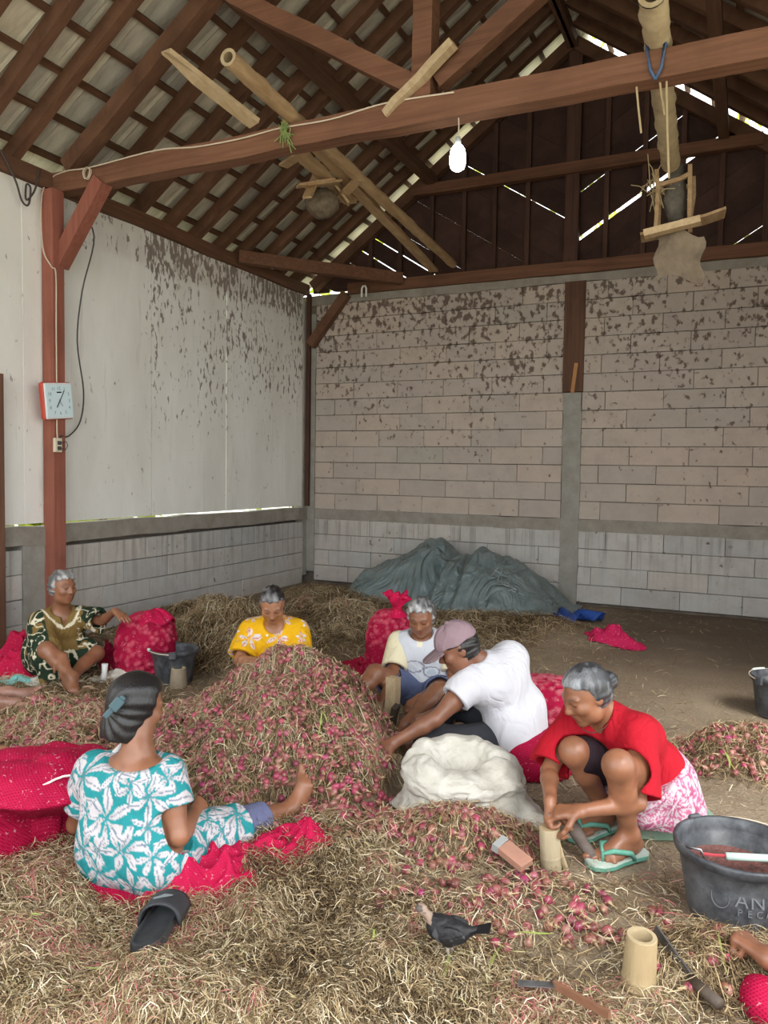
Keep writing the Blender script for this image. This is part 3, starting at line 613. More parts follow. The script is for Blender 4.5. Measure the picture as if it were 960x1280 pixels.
# ------------------------------------------------------------------ things
M_BAM = simple('bamboo_skin', (.42, .32, .18), (.33, .24, .13), 6, .55, .3, .15, 40, stretch=(3, 3, .6)); M_BAMIN = simple('bamboo_inside', (.48, .38, .23), (.30, .22, .12), 12, .8)
M_BLK = NB('black_plastic'); _b = M_BLK; _n = _b.noise(_b.co('Object'), 9, 6, .7); M_BLK = _b.done(_b.mix(_b.mp(_n, .40, .72), (.035, .037, .042), (.14, .145, .155)), .45, .4)
M_PLAST = simple('white_plastic', (.75, .75, .72), None, rough=.4); M_WIRE = simple('pale_cable', (.60, .50, .38)); M_DKWIRE = simple('dark_cable', (.07, .06, .055)); M_STEEL = simple('worn_steel', (.42, .43, .45), (.2, .19, .18), 20, .35, .5, metal=.8)
M_ROPE = simple('blue_rope', (.06, .11, .22), (.1, .14, .22), 40, .8); M_TWINE = simple('straw_twine', (.45, .35, .2), None, rough=.9)
M_KNIFEH = simple('dark_wood_handle', (.05, .035, .027), (.1, .075, .055), 15, .6)
# clock
ck = thing('wall_clock', 'square white wall clock in a red frame hung on the red post', 'clock', None, (LX + .125, 4.535, 1.99))
ck.rotation_euler = (math.radians(0), 0, math.radians(93)); ck.rotation_euler.rotate_axis('Y', math.radians(-6)); ck.rotation_euler.rotate_axis('Z', math.radians(-3))
M_CR = simple('red_plastic', (.50, .07, .045), None, rough=.35); M_CF = simple('clock_dial', (.66, .80, .83), None, rough=.3)
bevel(MB().box((0, .0, 0), (.30, .05, .30)).build('case', M_CR, ck), .02, 3); bevel(MB().box((0, -.028, 0), (.275, .012, .285)).build('bezel', simple('pale_bezel', (.72, .74, .74), None, rough=.3), ck), .004)
MB().box((0, -.0355, 0), (.255, .003, .255)).build('dial', M_CF, ck); M_INK = simple('black_ink', (.02, .02, .025)); M_INK2 = simple('grey_ink', (.25, .33, .36))
def text(s_, size, m, parent, loc, rot, name='numeral', ext=.0006, al='CENTER'):
    c = bpy.data.curves.new(name, 'FONT'); c.body = s_; c.size = size; c.extrude = ext; c.align_x = al; c.align_y = 'CENTER'; q = bpy.data.objects.new(name, c); COL.objects.link(q)
    bpy.context.view_layer.update(); me = bpy.data.meshes.new_from_object(q.evaluated_get(bpy.context.evaluated_depsgraph_get())); bpy.data.objects.remove(q); me.materials.clear(); o = link(name, me, m, parent); o.location = loc; o.rotation_euler = rot; return o
for h in range(1, 13):
    a = math.radians(90 - 30*h); R_ = .098/max(abs(math.cos(a)), abs(math.sin(a)))**.75; text(str(h), .036, M_INK2, ck, (R_*math.cos(a), -.038, R_*math.sin(a)), (math.pi/2, 0, 0))
for nm, an, L, wd in (('hour_hand', 213, .062, .008), ('minute_hand', 32, .098, .006), ('second_hand', 150, .05, .002)):
    a = math.radians(an); d = V(math.sin(a), 0, math.cos(a)); MB().beam(-d*.012 + V(0, -.040, 0), d*L + V(0, -.040, 0), wd, .002, upv=(0, 1, 0)).build(nm, M_INK, ck)
MB().box((0, -.038, .068), (.045, .002, .010)).build('dial_mark', M_INK, ck)
so_ = thing('wall_socket', 'cream electric socket box with a plugged loop of cable, low on the red post', 'socket', None, (LX + .135, 4.535, 1.635))
bevel(MB().box((0, 0, 0), (.03, .07, .115)).build('box', simple('cream_plastic', (.66, .58, .44)), so_), .004); MB().box((.02, .0, .018), (.014, .03, .03)).box((.02, 0, -.025), (.014, .03, .03)).build('plug', M_DKWIRE, so_)
MB().tube([(.025, .0, .018), (.04, .05, .03), (.03, .075, .0), (.035, .05, -.035), (.025, 0, -.025)], .0035, 6).build('cord', M_DKWIRE, so_, True)
# cables
def cable(pts, r, m, name, label, sub=6):
    pts = np.array(pts, float); P = []
    for i in range(len(pts) - 1):
        p0, p1, p2, p3 = pts[max(i - 1, 0)], pts[i], pts[i + 1], pts[min(i + 2, len(pts) - 1)]
        for t in np.arange(sub)/sub: P.append(.5*((2*p1) + (-p0 + p2)*t + (2*p0 - 5*p1 + 4*p2 - p3)*t*t + (-p0 + 3*p1 - 3*p2 + p3)*t**3))
    P.append(pts[-1]); return tag(MB().tube(P, r, 6).build(name, m, smooth=True), label, 'cable')
yb = TY - .075
cable([(LX + .14, 4.53, 1.69), (LX + .135, 4.53, 1.8)] + [(LX + .13, 4.535, z) for z in (2.2, 2.6, 3.0)] + [(LX + .12, 4.50, 3.05), (LX + .06, 4.47, 3.2), (LX + .03, 4.49, 3.6), (LX + .02, yb + .01, 3.78), (-5.0, yb, 3.81), (-4.75, yb, 3.80), (-4.1, yb, 3.825), (-3.7, yb, 3.79), (-3.3, yb, 3.785), (-3.0, yb, 3.80), (-2.6, yb, 3.79), (-2.2, yb, 3.82), (-1.73, yb, 3.80)], .006, M_WIRE, 'power_cable', 'pale power cable along the tie beam and down the red post to the socket')
cable([(-4.88, TY - .08, 3.52), (-4.93, 4.80, 3.35), (-4.98, 4.72, 2.9), (-5.05, 4.73, 2.5), (-5.12, 4.86, 2.1), (-5.16, 4.86, 1.85), (-5.16, 4.74, 1.72), (LX + .13, 4.58, 1.71), (LX + .13, 4.55, 1.68)], .006, M_DKWIRE, 'cord', 'dark cord sagging from the brace past the clock to the socket')
cable([(LX + .05, 4.1, 3.82), (LX + .06, 4.22, 3.64), (LX + .06, 4.28, 3.50), (LX + .06, 4.34, 3.49), (LX + .06, 4.36, 3.62), (LX + .05, 4.33, 3.64), (LX + .06, 4.32, 3.52), (LX + .06, 4.40, 3.62), (LX + .04, 4.46, 3.80)], .008, M_DKWIRE, 'cable', 'dark looped cable hanging from the wall plate left of the truss')
a = np.linspace(0, 6*math.pi, 50); tag(MB().tube(np.stack([-4.77 + (.035 + .004*np.sin(3*a))*np.cos(a), yb - .01 - .01*np.sin(a*.33), 3.755 + .045*np.sin(a)], 1), .005, 5).build('cable_coil', M_WIRE, smooth=True), 'small coil of pale cable hung on the end of the tie beam', 'cable')
# lamp
lp = thing('lamp', 'lit white bulb hanging on a short cord below the tie beam', 'lamp', None, (-1.715, TY - .03, 3.67))
MB().tube([(0, 0, .0), (.004, 0, -.06), (.0, 0, -.13)], .004, 6).build('cord', M_WIRE, lp); MB().lathe([(0, -.12), (.016, -.125), (.02, -.15), (.02, -.175), (0, -.176)], (0, 0, 0), 12).build('lamp_holder', simple('grey_plastic', (.4, .4, .38)), lp, True)
e_ = NB('lit_bulb'); e_.p.inputs['Emission Color'].default_value = (.85, .97, 1, 1); e_.p.inputs['Emission Strength'].default_value = 14; M_EM = e_.done((.9, .95, 1.), .3)
MB().lathe([(0, -.175), (.03, -.18), (.044, -.20), (.05, -.24), (.05, -.285), (.042, -.315), (.02, -.33), (0, -.332)], (0, 0, 0), 20).build('bulb', M_EM, lp, True)
# poles and planks laid over the tie beam
def pole(name, a, b, r0, r1, label, hollow=True, n=16, m=M_BAM, nodes=True):
    t = thing(name, label, 'pole'); a, b = V(*a), V(*b); P = [a + (b - a)*i/40 + RNG.normal(0, .003, 3) for i in range(41)]; r = np.linspace(r0, r1, 41)
    if nodes: r = r*np.array([1.10 if i % 6 == 3 else 1. for i in range(41)])
    q = MB().tube(P, r, n, cap=False); d = nrm(a - b); u = nrm(np.cross(d, V(0, 0, 1))); w_ = np.cross(d, u); ring = lambda rr, o: [a + d*o + (u*math.cos(t_) + w_*math.sin(t_))*rr for t_ in np.linspace(0, 2*math.pi, n, endpoint=False)]
    q.build('culm', m, t, True); R2 = MB(); F = [(i, (i + 1) % n, n + (i + 1) % n, n + i) for i in range(n)]; R2.add(ring(r0, .001) + ring(r0*.62, .001) + ring(r0*.6, -.25), F + [(i + n, (i + 1) % n + n, 2*n + (i + 1) % n, 2*n + i) for i in range(n)] + [tuple(range(2*n, 3*n))[::-1]]); R2.build('cut_end', M_BAMIN, t)
    return t
M_POLE = simple('weathered_pole', (.50, .35, .20), (.33, .20, .10), 5, .8, .2, .4, 20, stretch=(4, .8, 4)); M_POLE2 = simple('pale_bark_pole', (.58, .46, .28), (.40, .30, .19), 7, .85, .2, .6, 25)
p1_ = pole('wooden_pole', (-2.86, 3.82, 3.88), (-3.20, 8.55, 3.87), .052, .045, 'long brown round pole laid across the tie beam, left of the lamp', m=M_POLE)
gt = MB()
for k in range(14): gt.tube([V(-2.97, TY - .078, 3.83) + RNG.normal(0, .02, 3)*V(1, .1, 1), V(-2.96, TY - .09, 3.76) + RNG.normal(0, .02, 3)*V(1, .2, 1), V(-2.94, TY - .085, 3.69) + RNG.normal(0, .035, 3)*V(1, .2, 1)], .004, 4)
gt.build('grass_tie', simple('green_grass', (.12, .22, .06), (.3, .33, .12), 30), p1_)
p2_ = pole('bamboo_pole', (-.535, 4.22, 3.90), (-.63, 6.35, 3.83), .072, .066, 'thick pale bamboo pole tied over the tie beam with blue rope', m=M_POLE2)
rp2 = MB()
for x in (-.60, -.50): rp2.tube([(x, TY + .08, 3.70), (x - .005, TY - .07, 3.86), (x + .02*(1 if x < -.55 else -1), TY - .08, 3.70), (-.55, TY - .075, 3.645)], .009, 6)
rp2.tube([(-.61, TY - .06, 3.88), (-.55, TY - .07, 3.96), (-.49, TY - .06, 3.88)], .008, 6); rp2.build('rope', M_ROPE, p2_, True)
tw = MB()
for x, L in ((-.66, .22), (-.535, .14), (-.50, .5)): tw.tube([(x, TY - .0, 3.66), (x + .01, TY + .03, 3.66 - L*.5), (x + .02, TY + .1, 3.66 - L)], .006, 5)
tw.build('hanging_twine', M_TWINE, p2_)
pk = MB(); pr_ = [(-.0, 0), (.07, .02), (.10, .12), (.11, 1.1), (-.0, 1.1), (-.02, .12)]
tag(MB().beam((-3.47, 3.98, 4.10), (-3.20, 4.58, 3.86), .12, .035, nseg=3, wob=.004).build('split_plank', M_PALE), 'pale freshly sawn plank leaning over the tie beam at far left', 'plank')
bpy.data.objects['split_plank'].data.vertices[0].co.z += .05
for k, (a, b, w_) in enumerate([((-3.00, 4.70, 3.90), (-3.42, 8.5, 3.82), .10), ((-3.12, 4.72, 3.87), (-3.30, 6.2, 3.85), .12)]):
    tag(MB().beam(a, b, w_, .035, nseg=8, wob=.006).build('plank', M_POLE), ['long dusty plank beside the brown round pole in the roof', 'short dusty plank under the roof beside the brown round pole'][k], 'plank')
nb_ = thing('scrap_bundle', 'bundle of dusty wood scraps wedged under the planks in the roof', 'bundle')
for k in range(9): c = V(-3.3 + RNG.normal(0, .08), 5.7 + RNG.normal(0, .3), 3.80 + RNG.normal(0, .05)); d = RNG.normal(0, 1, 3)*V(1, 1, .3); MB().beam(c - nrm(d)*.16, c + nrm(d)*.16, .08, .02).build('scrap', M_POLE, nb_)
q = MB(); q.lathe([(0, .12), (.09, .10), (.15, .03), (.14, -.04), (.08, -.10), (0, -.12)], (-3.33, 5.75, 3.70), 12); q.build('dry_nest', simple('dry_nest', (.20, .155, .11), (.1, .075, .05), 20, .9, .1, .8, 40), nb_, True)
tag(MB().beam((-2.20, TY - .06, 3.755), (-1.72, TY - .13, 4.065), .05, .075, upv=(0, 1, 0), nseg=6, wob=.004).build('short_plank', M_PALE), 'short pale plank leaning on the tie beam at the king post', 'plank')
fr_ = thing('hanging_frame', 'ragged wooden frame box hanging from the far end of the bamboo pole', 'frame')
o = V(-.60, 6.42, 3.47); x_ = .12
for a, b in (((-x_, -.1, .32), (-x_, -.1, -.12)), ((x_, -.1, .32), (x_, -.1, -.12)), ((-x_, .1, .3), (-x_, .1, -.12)), ((x_, .1, .3), (x_, .1, -.12)), ((-x_, -.1, .2), (x_, -.1, .24)), ((-x_, .1, .2), (x_, .1, .24))): MB().beam(o + V(*a), o + V(*b), .03, .03, nseg=3, wob=.006).build('stick', M_POLE, fr_)
MB().beam(o + V(-.20, -.12, -.16), o + V(.20, -.12, -.10), .10, .05).build('board', M_PALE, fr_); MB().beam(o + V(-.24, -.0, -.15), o + V(.36, .05, -.02), .22, .02, nseg=4, wob=.01).build('base_board', M_POLE, fr_)
MB().tube([o + V(.02, -.03, .36), o + V(.0, -.02, .1), o + V(.02, 0, -.05)], [.05, .09, .06], 10).build('rag', simple('grey_rag', (.17, .15, .125), (.09, .08, .065), 14, .9, .1, .8, 30), fr_, True)
q = MB(); g_ = np.linspace(0, 1, 9); P = np.array([[o + V((-.12 + .34*a_) + .02*math.sin(9*b_), .02*math.cos(7*a_ + 3*b_), -.14 - .36*b_ + .05*math.sin(5*a_)) for b_ in g_] for a_ in g_]); q.grid(P); c_ = q.build('torn_card', simple('torn_cardboard', (.30, .235, .165), (.18, .14, .10), 8, .9), fr_); c_.modifiers.new('thick', 'SOLIDIFY').thickness = .008
ss = MB()
for k in range(26): a_ = V(-.14 + RNG.normal(0, .02), -.1 + RNG.normal(0, .02), .22 + RNG.normal(0, .05)); b_ = a_ + RNG.normal(0, .1, 3) + V(0, 0, -.03); ss.tube([o + a_, o + (a_ + b_)/2 + V(0, 0, .02), o + b_], .004, 4)
ss.build('straw_tuft', M_TWINE, fr_, kind='stuff')
cl_ = thing('cable_clip', 'small white U-shaped clip on the wall plate in the far corner', 'clip', None, (-4.33, 8.53, 3.66)); MB().tube([(-.03, -.02, -.08), (-.03, -.02, .02), (-.015, -.02, .05), (.015, -.02, .05), (.03, -.02, .02), (.03, -.02, -.08)], .013, 8).build('hook', M_PLAST, cl_, True)
# buckets
def bucket(loc, r1, r0, h, rz, label, text_=None, grip=None, handle_up=False):
    t = thing('bucket', label, 'bucket', None, loc, rz)
    pr_o = [(0, 0), (r0*.97, 0), (r0, .008), (r0 + (r1 - r0)*.12, h*.10)]; pr_o += [(r0 + (r1 - r0)*s_, h*s_) for s_ in (.3, .6, .86)] + [(r1*1.0, h*.875), (r1*1.045, h*.885), (r1*1.06, h*.97), (r1*1.05, h), (r1*1.0, h*1.0), (r1*.975, h*.98), (r1*.955, h*.86), (r1*.945, h*.80), (r1*.93, h*.79), (r0*.96, .02), (0, .018)]
    MB().lathe(pr_o, (0, 0, 0), 56).build('pail', M_BLK, t, True)
    for e in (1, -1): bevel(MB().box((e*r1*1.07, 0, h*.93), (.02, .05, .05)).build('ear', M_BLK, t), .006)
    hd = MB(); tl = .9 if handle_up else .06; a = np.linspace(0, math.pi, 25); R_ = r1*1.09; s_ = 1 if grip != 'neg' else -1
    pts = np.stack([R_*np.cos(a), s_*R_*np.sin(a)*math.cos(tl), h*.95 + R_*np.sin(a)*math.sin(tl)], 1); hd.tube(pts, .0035, 6); hh = hd.build('bail_handle', M_WIRE, t, True)
    MB().tube(pts[10:15], .011, 10).build('grip', simple('pale_grip', (.60, .66, .60), None, rough=.4), hh, True)
    return t
bR = bucket((.012, 2.79, .0), .195, .15, .248, 2.35, 'big black plastic bucket with embossed letters beside the closed fist', grip='neg', handle_up=False)
M_EMB = simple('embossed_letter', (.115, .12, .128), None, rough=.5)
def wraptext(s_, size, z, ang0, da, parent, r0, r1, h):
    for i, ch in enumerate(s_):
        a = ang0 + i*da; r = r0 + (r1 - r0)*z/h + .001; text(ch, size, M_EMB, parent, (r*math.cos(a), r*math.sin(a), z), (math.pi/2 + math.atan((r1 - r0)/h)*-1, 0, a + math.pi/2), 'embossed_letter', .0015)
_az = math.atan2(-2.80, .005) - 2.35
wraptext('ANTI', .060, .140, _az + .08, .26, bR, .152, .197, .248); wraptext('PECAH', .030, .098, _az + .06, .17, bR, .152, .197, .248)
MB().tube([((.175)*math.cos(_az - .28 + .16*math.cos(a_)), (.175)*math.sin(_az - .28 + .16*math.cos(a_)), .135 + .035*math.sin(a_)) for a_ in np.linspace(0, 2*math.pi, 24)], .0022, 5).build('embossed_oval', M_EMB, bR)
tl_ = thing('plastic_tube', 'pale green plastic tube with wire lying in the big black bucket', 'tube'); bx_ = V(.03, 2.77, .225); MB().tube([bx_ + V(-.055, -.05, .0), bx_ + V(.10, .03, -.01)], .0125, 12).build('tube', simple('pale_green_plastic', (.50, .62, .54), None, rough=.4), tl_, True)
MB().tube([bx_ + V(-.16, -.055, .005), bx_ + V(-.175, -.08, .02), bx_ + V(-.13, -.085, .02), bx_ + V(-.12, -.075, -.01)], .004, 6).build('wire_hook', M_STEEL, tl_, True); MB().tube([bx_ + V(-.13, -.08, .005), bx_ + V(-.09, -.06, .0), bx_ + V(-.05, -.045, 0)], .005, 6).build('red_twine', simple('red_twine', (.4, .05, .06)), tl_)
q = MB().lathe([(0, .0), (.13, .0), (.148, .01)], (0, 0, .15), 24); pf = q.build('bucket_filling', simple('dark_onion_waste', (.10, .06, .05), (.22, .09, .08), 30, .9, .1, 1., 60), None); pf.location = (-.005, 2.80, 0); tag(pf, 'dark onion waste filling the big black bucket', 'waste'); pf['kind'] = 'stuff'
bucket((-3.52, 4.13, .0), .155, .12, .235, 2.2, 'dark grey bucket standing by the old woman and her red sack', handle_up=False)
bucket((.22, 5.28, .0), .165, .13, .25, .8, 'dark bucket standing on bare floor, cut off by the picture edge')
# bamboo stumps
def stump(loc, r, h, label, taper=1., hollow=True, tilt=(0, 0), node=None, rz=0, m=M_BAM):
    t = thing('bamboo_stump', label, 'stump', None, loc, rz); t.rotation_euler = (tilt[0], tilt[1], rz); n = 28; pr_o = [(0, 0), (r*.98, 0), (r, .006)]
    for k in range(1, 9): z = h*k/8; rr = r*(1 + (taper - 1)*k/8); pr_o.append((rr, z - .002))
    if node:
        pr_o += [(r*(1 + (taper - 1)*node/h), node - .006), (r*1.05*(1 + (taper - 1)*node/h), node), (r*(1 + (taper - 1)*node/h), node + .006)]; pr_o = pr_o[:3] + sorted(pr_o[3:], key=lambda p: p[1])
    rt_ = r*taper; MB().lathe(pr_o, (0, 0, 0), n).build('culm', m, t, True)
    top = [(rt_, h - .002), (rt_*.97, h)] + ([(rt_*.70, h), (rt_*.66, h*.45), (0, h*.42)] if hollow else [(rt_*.3, h), (.006, h - .004), (0, h - .006)]); MB().lathe(top, (0, 0, 0), n).build('cut_top', M_BAMIN, t); return t
s1 = stump((-.612, 2.80, .0), .038, .165, 'pale bamboo stump with a blade stuck in its top, before the squatting woman', 1.0, False, (.05, -.06), .055, m=simple('dry_bamboo', (.47, .39, .26), (.37, .30, .19), 6, .6, .25, .15, 40, stretch=(3, 3, .6)))
MB().beam((.003, .0, .155), (.0, .012, .215), .003, .022, upv=(0, 1, 0)).build('blade', M_STEEL, s1); MB().tube([(.05, .02, .0), (.042, .0, .06), (.03, -.0, .13)], [.012, .009, .004], 6).build('bark_strip', M_BAMIN, s1)
stump((-.235, 2.25, .01), .049, .155, 'hollow bamboo stump standing alone in loose straw near the black bucket', .86, True, (.05, .04), .03)
stump((-3.40, 4.03, .0), .060, .135, 'weathered hollow bamboo stump in front of the dark grey bucket', .80, True, (0, 0), None, m=simple('grey_bamboo', (.33, .27, .19), (.22, .17, .115), 8, .8))
s4 = thing('wooden_stump', 'squared pale wooden stump between heap and capped man', 'stump'); MB().beam((-1.79, 3.92, 0), (-1.78, 3.95, .30), .075, .06, upv=(1, 0, 0), nseg=3, wob=.003).build('block', M_PALE, s4); MB().beam((-1.775, 3.90, .02), (-1.735, 3.87, .16), .06, .03, upv=(1, 0, 0)).build('side_prop', M_KNIFEH, s4)
# knives and small things
k1 = thing('knife', 'long black-handled knife lying on straw against the lone hollow stump', 'knife'); MB().tube([(-.10, 2.275, .055), (-.02, 2.20, .055)], [.017, .016], 10).build('handle', M_KNIFEH, k1, True); MB().beam((-.205, 2.365, .125), (-.10, 2.275, .06), .006, .030, nseg=3).build('blade', simple('blackened_steel', (.045, .04, .038), (.09, .08, .07), 20, .5, .4), k1)
k2 = thing('knife', 'thin knife with silver blade lying on the straw at the bottom edge', 'knife'); zz = .095; MB().beam((-.515, 1.985, zz), (-.425, 2.012, zz + .005), .024, .003).build('blade', M_STEEL, k2); MB().beam((-.432, 2.025, zz + .004), (-.418, 2.005, zz + .012), .012, .012).build('ferrule', M_KNIFEH, k2); MB().beam((-.425, 2.012, zz + .008), (-.27, 1.95, zz + .012), .012, .02, nseg=3).build('handle', M_WX, k2)
wst = thing('sharpening_block', 'small brown and grey wedge-shaped sharpening block on the shallot pile', 'block'); bevel(MB().beam((-.765, 2.685, .105), (-.665, 2.645, .075), .065, .028, upv=(.1, -.2, 1)).build('stone', simple('red_brown_stone', (.40, .20, .14), (.32, .17, .12), 20), wst), .002); MB().beam((-.791, 2.692, .112), (-.765, 2.685, .105), .066, .029, upv=(.1, -.2, 1)).build('grey_end', simple('grey_stone', (.30, .30, .29)), wst)
hg = thing('wooden_tool', 'weathered grey wooden tool handle under the hands of the squatting woman', 'handle'); MB().tube([(-.60, 2.94, .14), (-.56, 2.94, .11), (-.52, 2.93, .06), (-.475, 2.90, .03)], [.018, .028, .024, .019], 10).build('handle', simple('grey_weathered_wood', (.17, .135, .115), (.1, .08, .07), 18, .8), hg, True)
blk = tag(bevel(MB().box((-.235, 3.33, .045), (.32, .17, .09), rot=np.array(Matrix.Rotation(.42, 3, 'Z'))).build('low_block', simple('green_painted_block', (.16, .30, .215), (.36, .42, .33), 5, .8, .2, .2, 30)), .006), 'worn green painted block the squatting woman sits on', 'block')
sl = thing('slide_sandal', 'black rubber slide sandal lying on straw behind the turquoise dress', 'sandal', None, (-1.555, 1.755, .085), math.radians(-24)); sl.rotation_euler = (math.radians(-3), math.radians(-4), math.radians(23))
M_SB = simple('black_rubber', (.028, .029, .032), (.045, .046, .05), 30, .55, .3); out = [(.041, -.12), (.048, -.06), (.043, 0), (.050, .07), (.048, .11), (.03, .14), (0, .148), (-.03, .14), (-.047, .11), (-.05, .07), (-.045, 0), (-.047, -.06), (-.04, -.12), (-.02, -.138), (.02, -.138)]
m = MB(); n = len(out); m.add([(x, y, 0) for x, y in out] + [(x*1.02, y*1.02, .028) for x, y in out] + [(x*.9, y*.93, .028) for x, y in out] + [(x*.86, y*.9, .018) for x, y in out], [tuple(range(n))[::-1]] + [(k*n + i, k*n + (i + 1) % n, k*n + n + (i + 1) % n, k*n + n + i) for k in range(3) for i in range(n)] + [tuple(range(3*n, 4*n))]); m.build('sole', M_SB, sl)
A_ = np.linspace(0, math.pi, 15); P = np.array([[(.058*math.cos(a_), y, .008 + (.060 - .01*(y - .02)/.09)*math.sin(a_)**.75) for y in np.linspace(.0, .115, 7)] for a_ in A_]); s_o = MB().grid(P).build('strap', M_SB, sl, True); s_o.modifiers.new('thick', 'SOLIDIFY').thickness = .007
MB().add([(-.026, .035, .0725), (.0, .042, .0735), (.026, .052, .0725), (.03, .062, .0715), (.0, .068, .0725), (-.01, .056, .0730), (-.028, .048, .0725)], [tuple(range(7))]).build('strap_mark', simple('grey_mark', (.22, .24, .25)), sl)
# tarpaulin
def tarp():
    X = np.linspace(-4.26, -1.60, 110); Vv = np.linspace(0, 1, 46); xs = [-4.26, -4.1, -3.9, -3.55, -3.22, -3.0, -2.85, -2.66, -2.5, -2.3, -2.1, -1.9, -1.72, -1.60]; hs = [.02, .09, .38, .54, .66, .60, .55, .61, .57, .54, .42, .24, .06, .02]
    fr = np.interp(X, [-4.26, -3.9, -3.3, -2.8, -2.2, -1.8, -1.6], [7.75, 7.28, 7.42, 7.28, 7.2, 7.35, 7.7]); H_ = np.interp(X, xs, hs); P = np.zeros((110, 46, 3))
    for j, v in enumerate(Vv):
        y = fr + (8.56 - fr)*v; s_ = np.clip(v/.62, 0, 1); z = H_*np.where(v < .62, np.sin(s_*math.pi/2)**.78, 1 - .35*((v - .62)/.38)**2)
        lv = .3 + .7*(1 - v); z = z + (.14*(np.abs(vn2(X, y, 2.2, 4.)) - .14) + .07*(np.abs(vn2(X + y*.5, y, 5.2, 2.)) - .14) + .03*np.abs(vn2(X, y, 11., 7.)))*np.clip(H_*5, .3, 1.2) + .03*vn2(X*1.6, y, 5., 1.); z -= .16*np.exp(-((X + 2.98 - .10*(v - .5))/.045)**2)*np.clip(1.2 - v, 0, 1) + .07*np.exp(-((X + 2.72 + .05*v)/.03)**2)*(v < .9); z += .05*np.exp(-((X + 3.10)/.05)**2) + .04*np.exp(-((X + 2.62)/.05)**2)
        P[:, j] = np.stack([X + .02*vn2(X, y, 6.), y, np.maximum(z + .10*(1 - v) * 0 + hgt(X, y)*(1 - np.clip(H_*3, 0, 1)), hgt(X, y)*.9 + .012)], -1)
    t = thing('tarpaulin', 'large crumpled grey-green tarpaulin draped over a mound by the back wall', 'tarpaulin'); b = NB('tarpaulin_sheet'); n = b.noise(b.co('World'), 5, 5, .6); b.bump(b.ma('ABSOLUTE', b.ma('SUBTRACT', b.noise(b.scale(b.co('World'), (1.4, .8, .8)), 2.6, 3, .5, 1.0), .5)), .9, .20)
    o = MB().grid(P).build('sheet', b.done(b.mix(b.mp(n, .35, .7), (.135, .18, .18), (.235, .285, .28)), .34, .5), t, True); o.modifiers.new('thick', 'SOLIDIFY').thickness = .006
    mb_ = simple('blue_tarp_back', (.02, .06, .26), (.03, .09, .35), 10, .45)
    for c, dx, dy, rz in (((-4.02, 7.10, .07), .30, .20, .2), ((-1.58, 7.55, .06), .22, .45, .3), ((-1.42, 7.75, .05), .36, .14, .75)):
        q = np.array([[(c[0] + (a_*dx)*math.cos(rz) - b_*dy*math.sin(rz), c[1] + a_*dx*math.sin(rz) + b_*dy*math.cos(rz), c[2] + .05*math.sin(9*a_ + 5*b_) + .05*(.5 - abs(a_))) for b_ in np.linspace(-.5, .5, 8)] for a_ in np.linspace(-.5, .5, 14)]); f_ = MB().grid(q).build('turned_edge', mb_, t, True); f_.modifiers.new('thick', 'SOLIDIFY').thickness = .006; f_['label'] = 'blue underside of the folded edge'
    wr = MB(); gp = lambda x, z: None
    def ontarp(x, v): i = np.interp(x, X, np.arange(110)); j = v*45; i0, j0 = int(i), int(j); return P[i0, j0] + V(0, -.012, .006)
    for st in ([(-2.33, .44), (-2.335, .33)], [(-2.27, .42), (-2.275, .31)], [(-2.333, .385), (-2.272, .365)], [(-2.25, .335), (-2.23, .27), (-2.19, .25), (-2.16, .27), (-2.17, .315)], [(-2.11, .28), (-2.115, .2)], [(-2.11, .275), (-2.07, .27), (-2.065, .24), (-2.11, .235)], [(-2.05, .265), (-2.0, .26)]):
        wr.tube([ontarp(*p) for p in st], .0045, 4)
    wr.build('chalk_letters', simple('chalk_white', (.42, .46, .47)), t)
tarp()
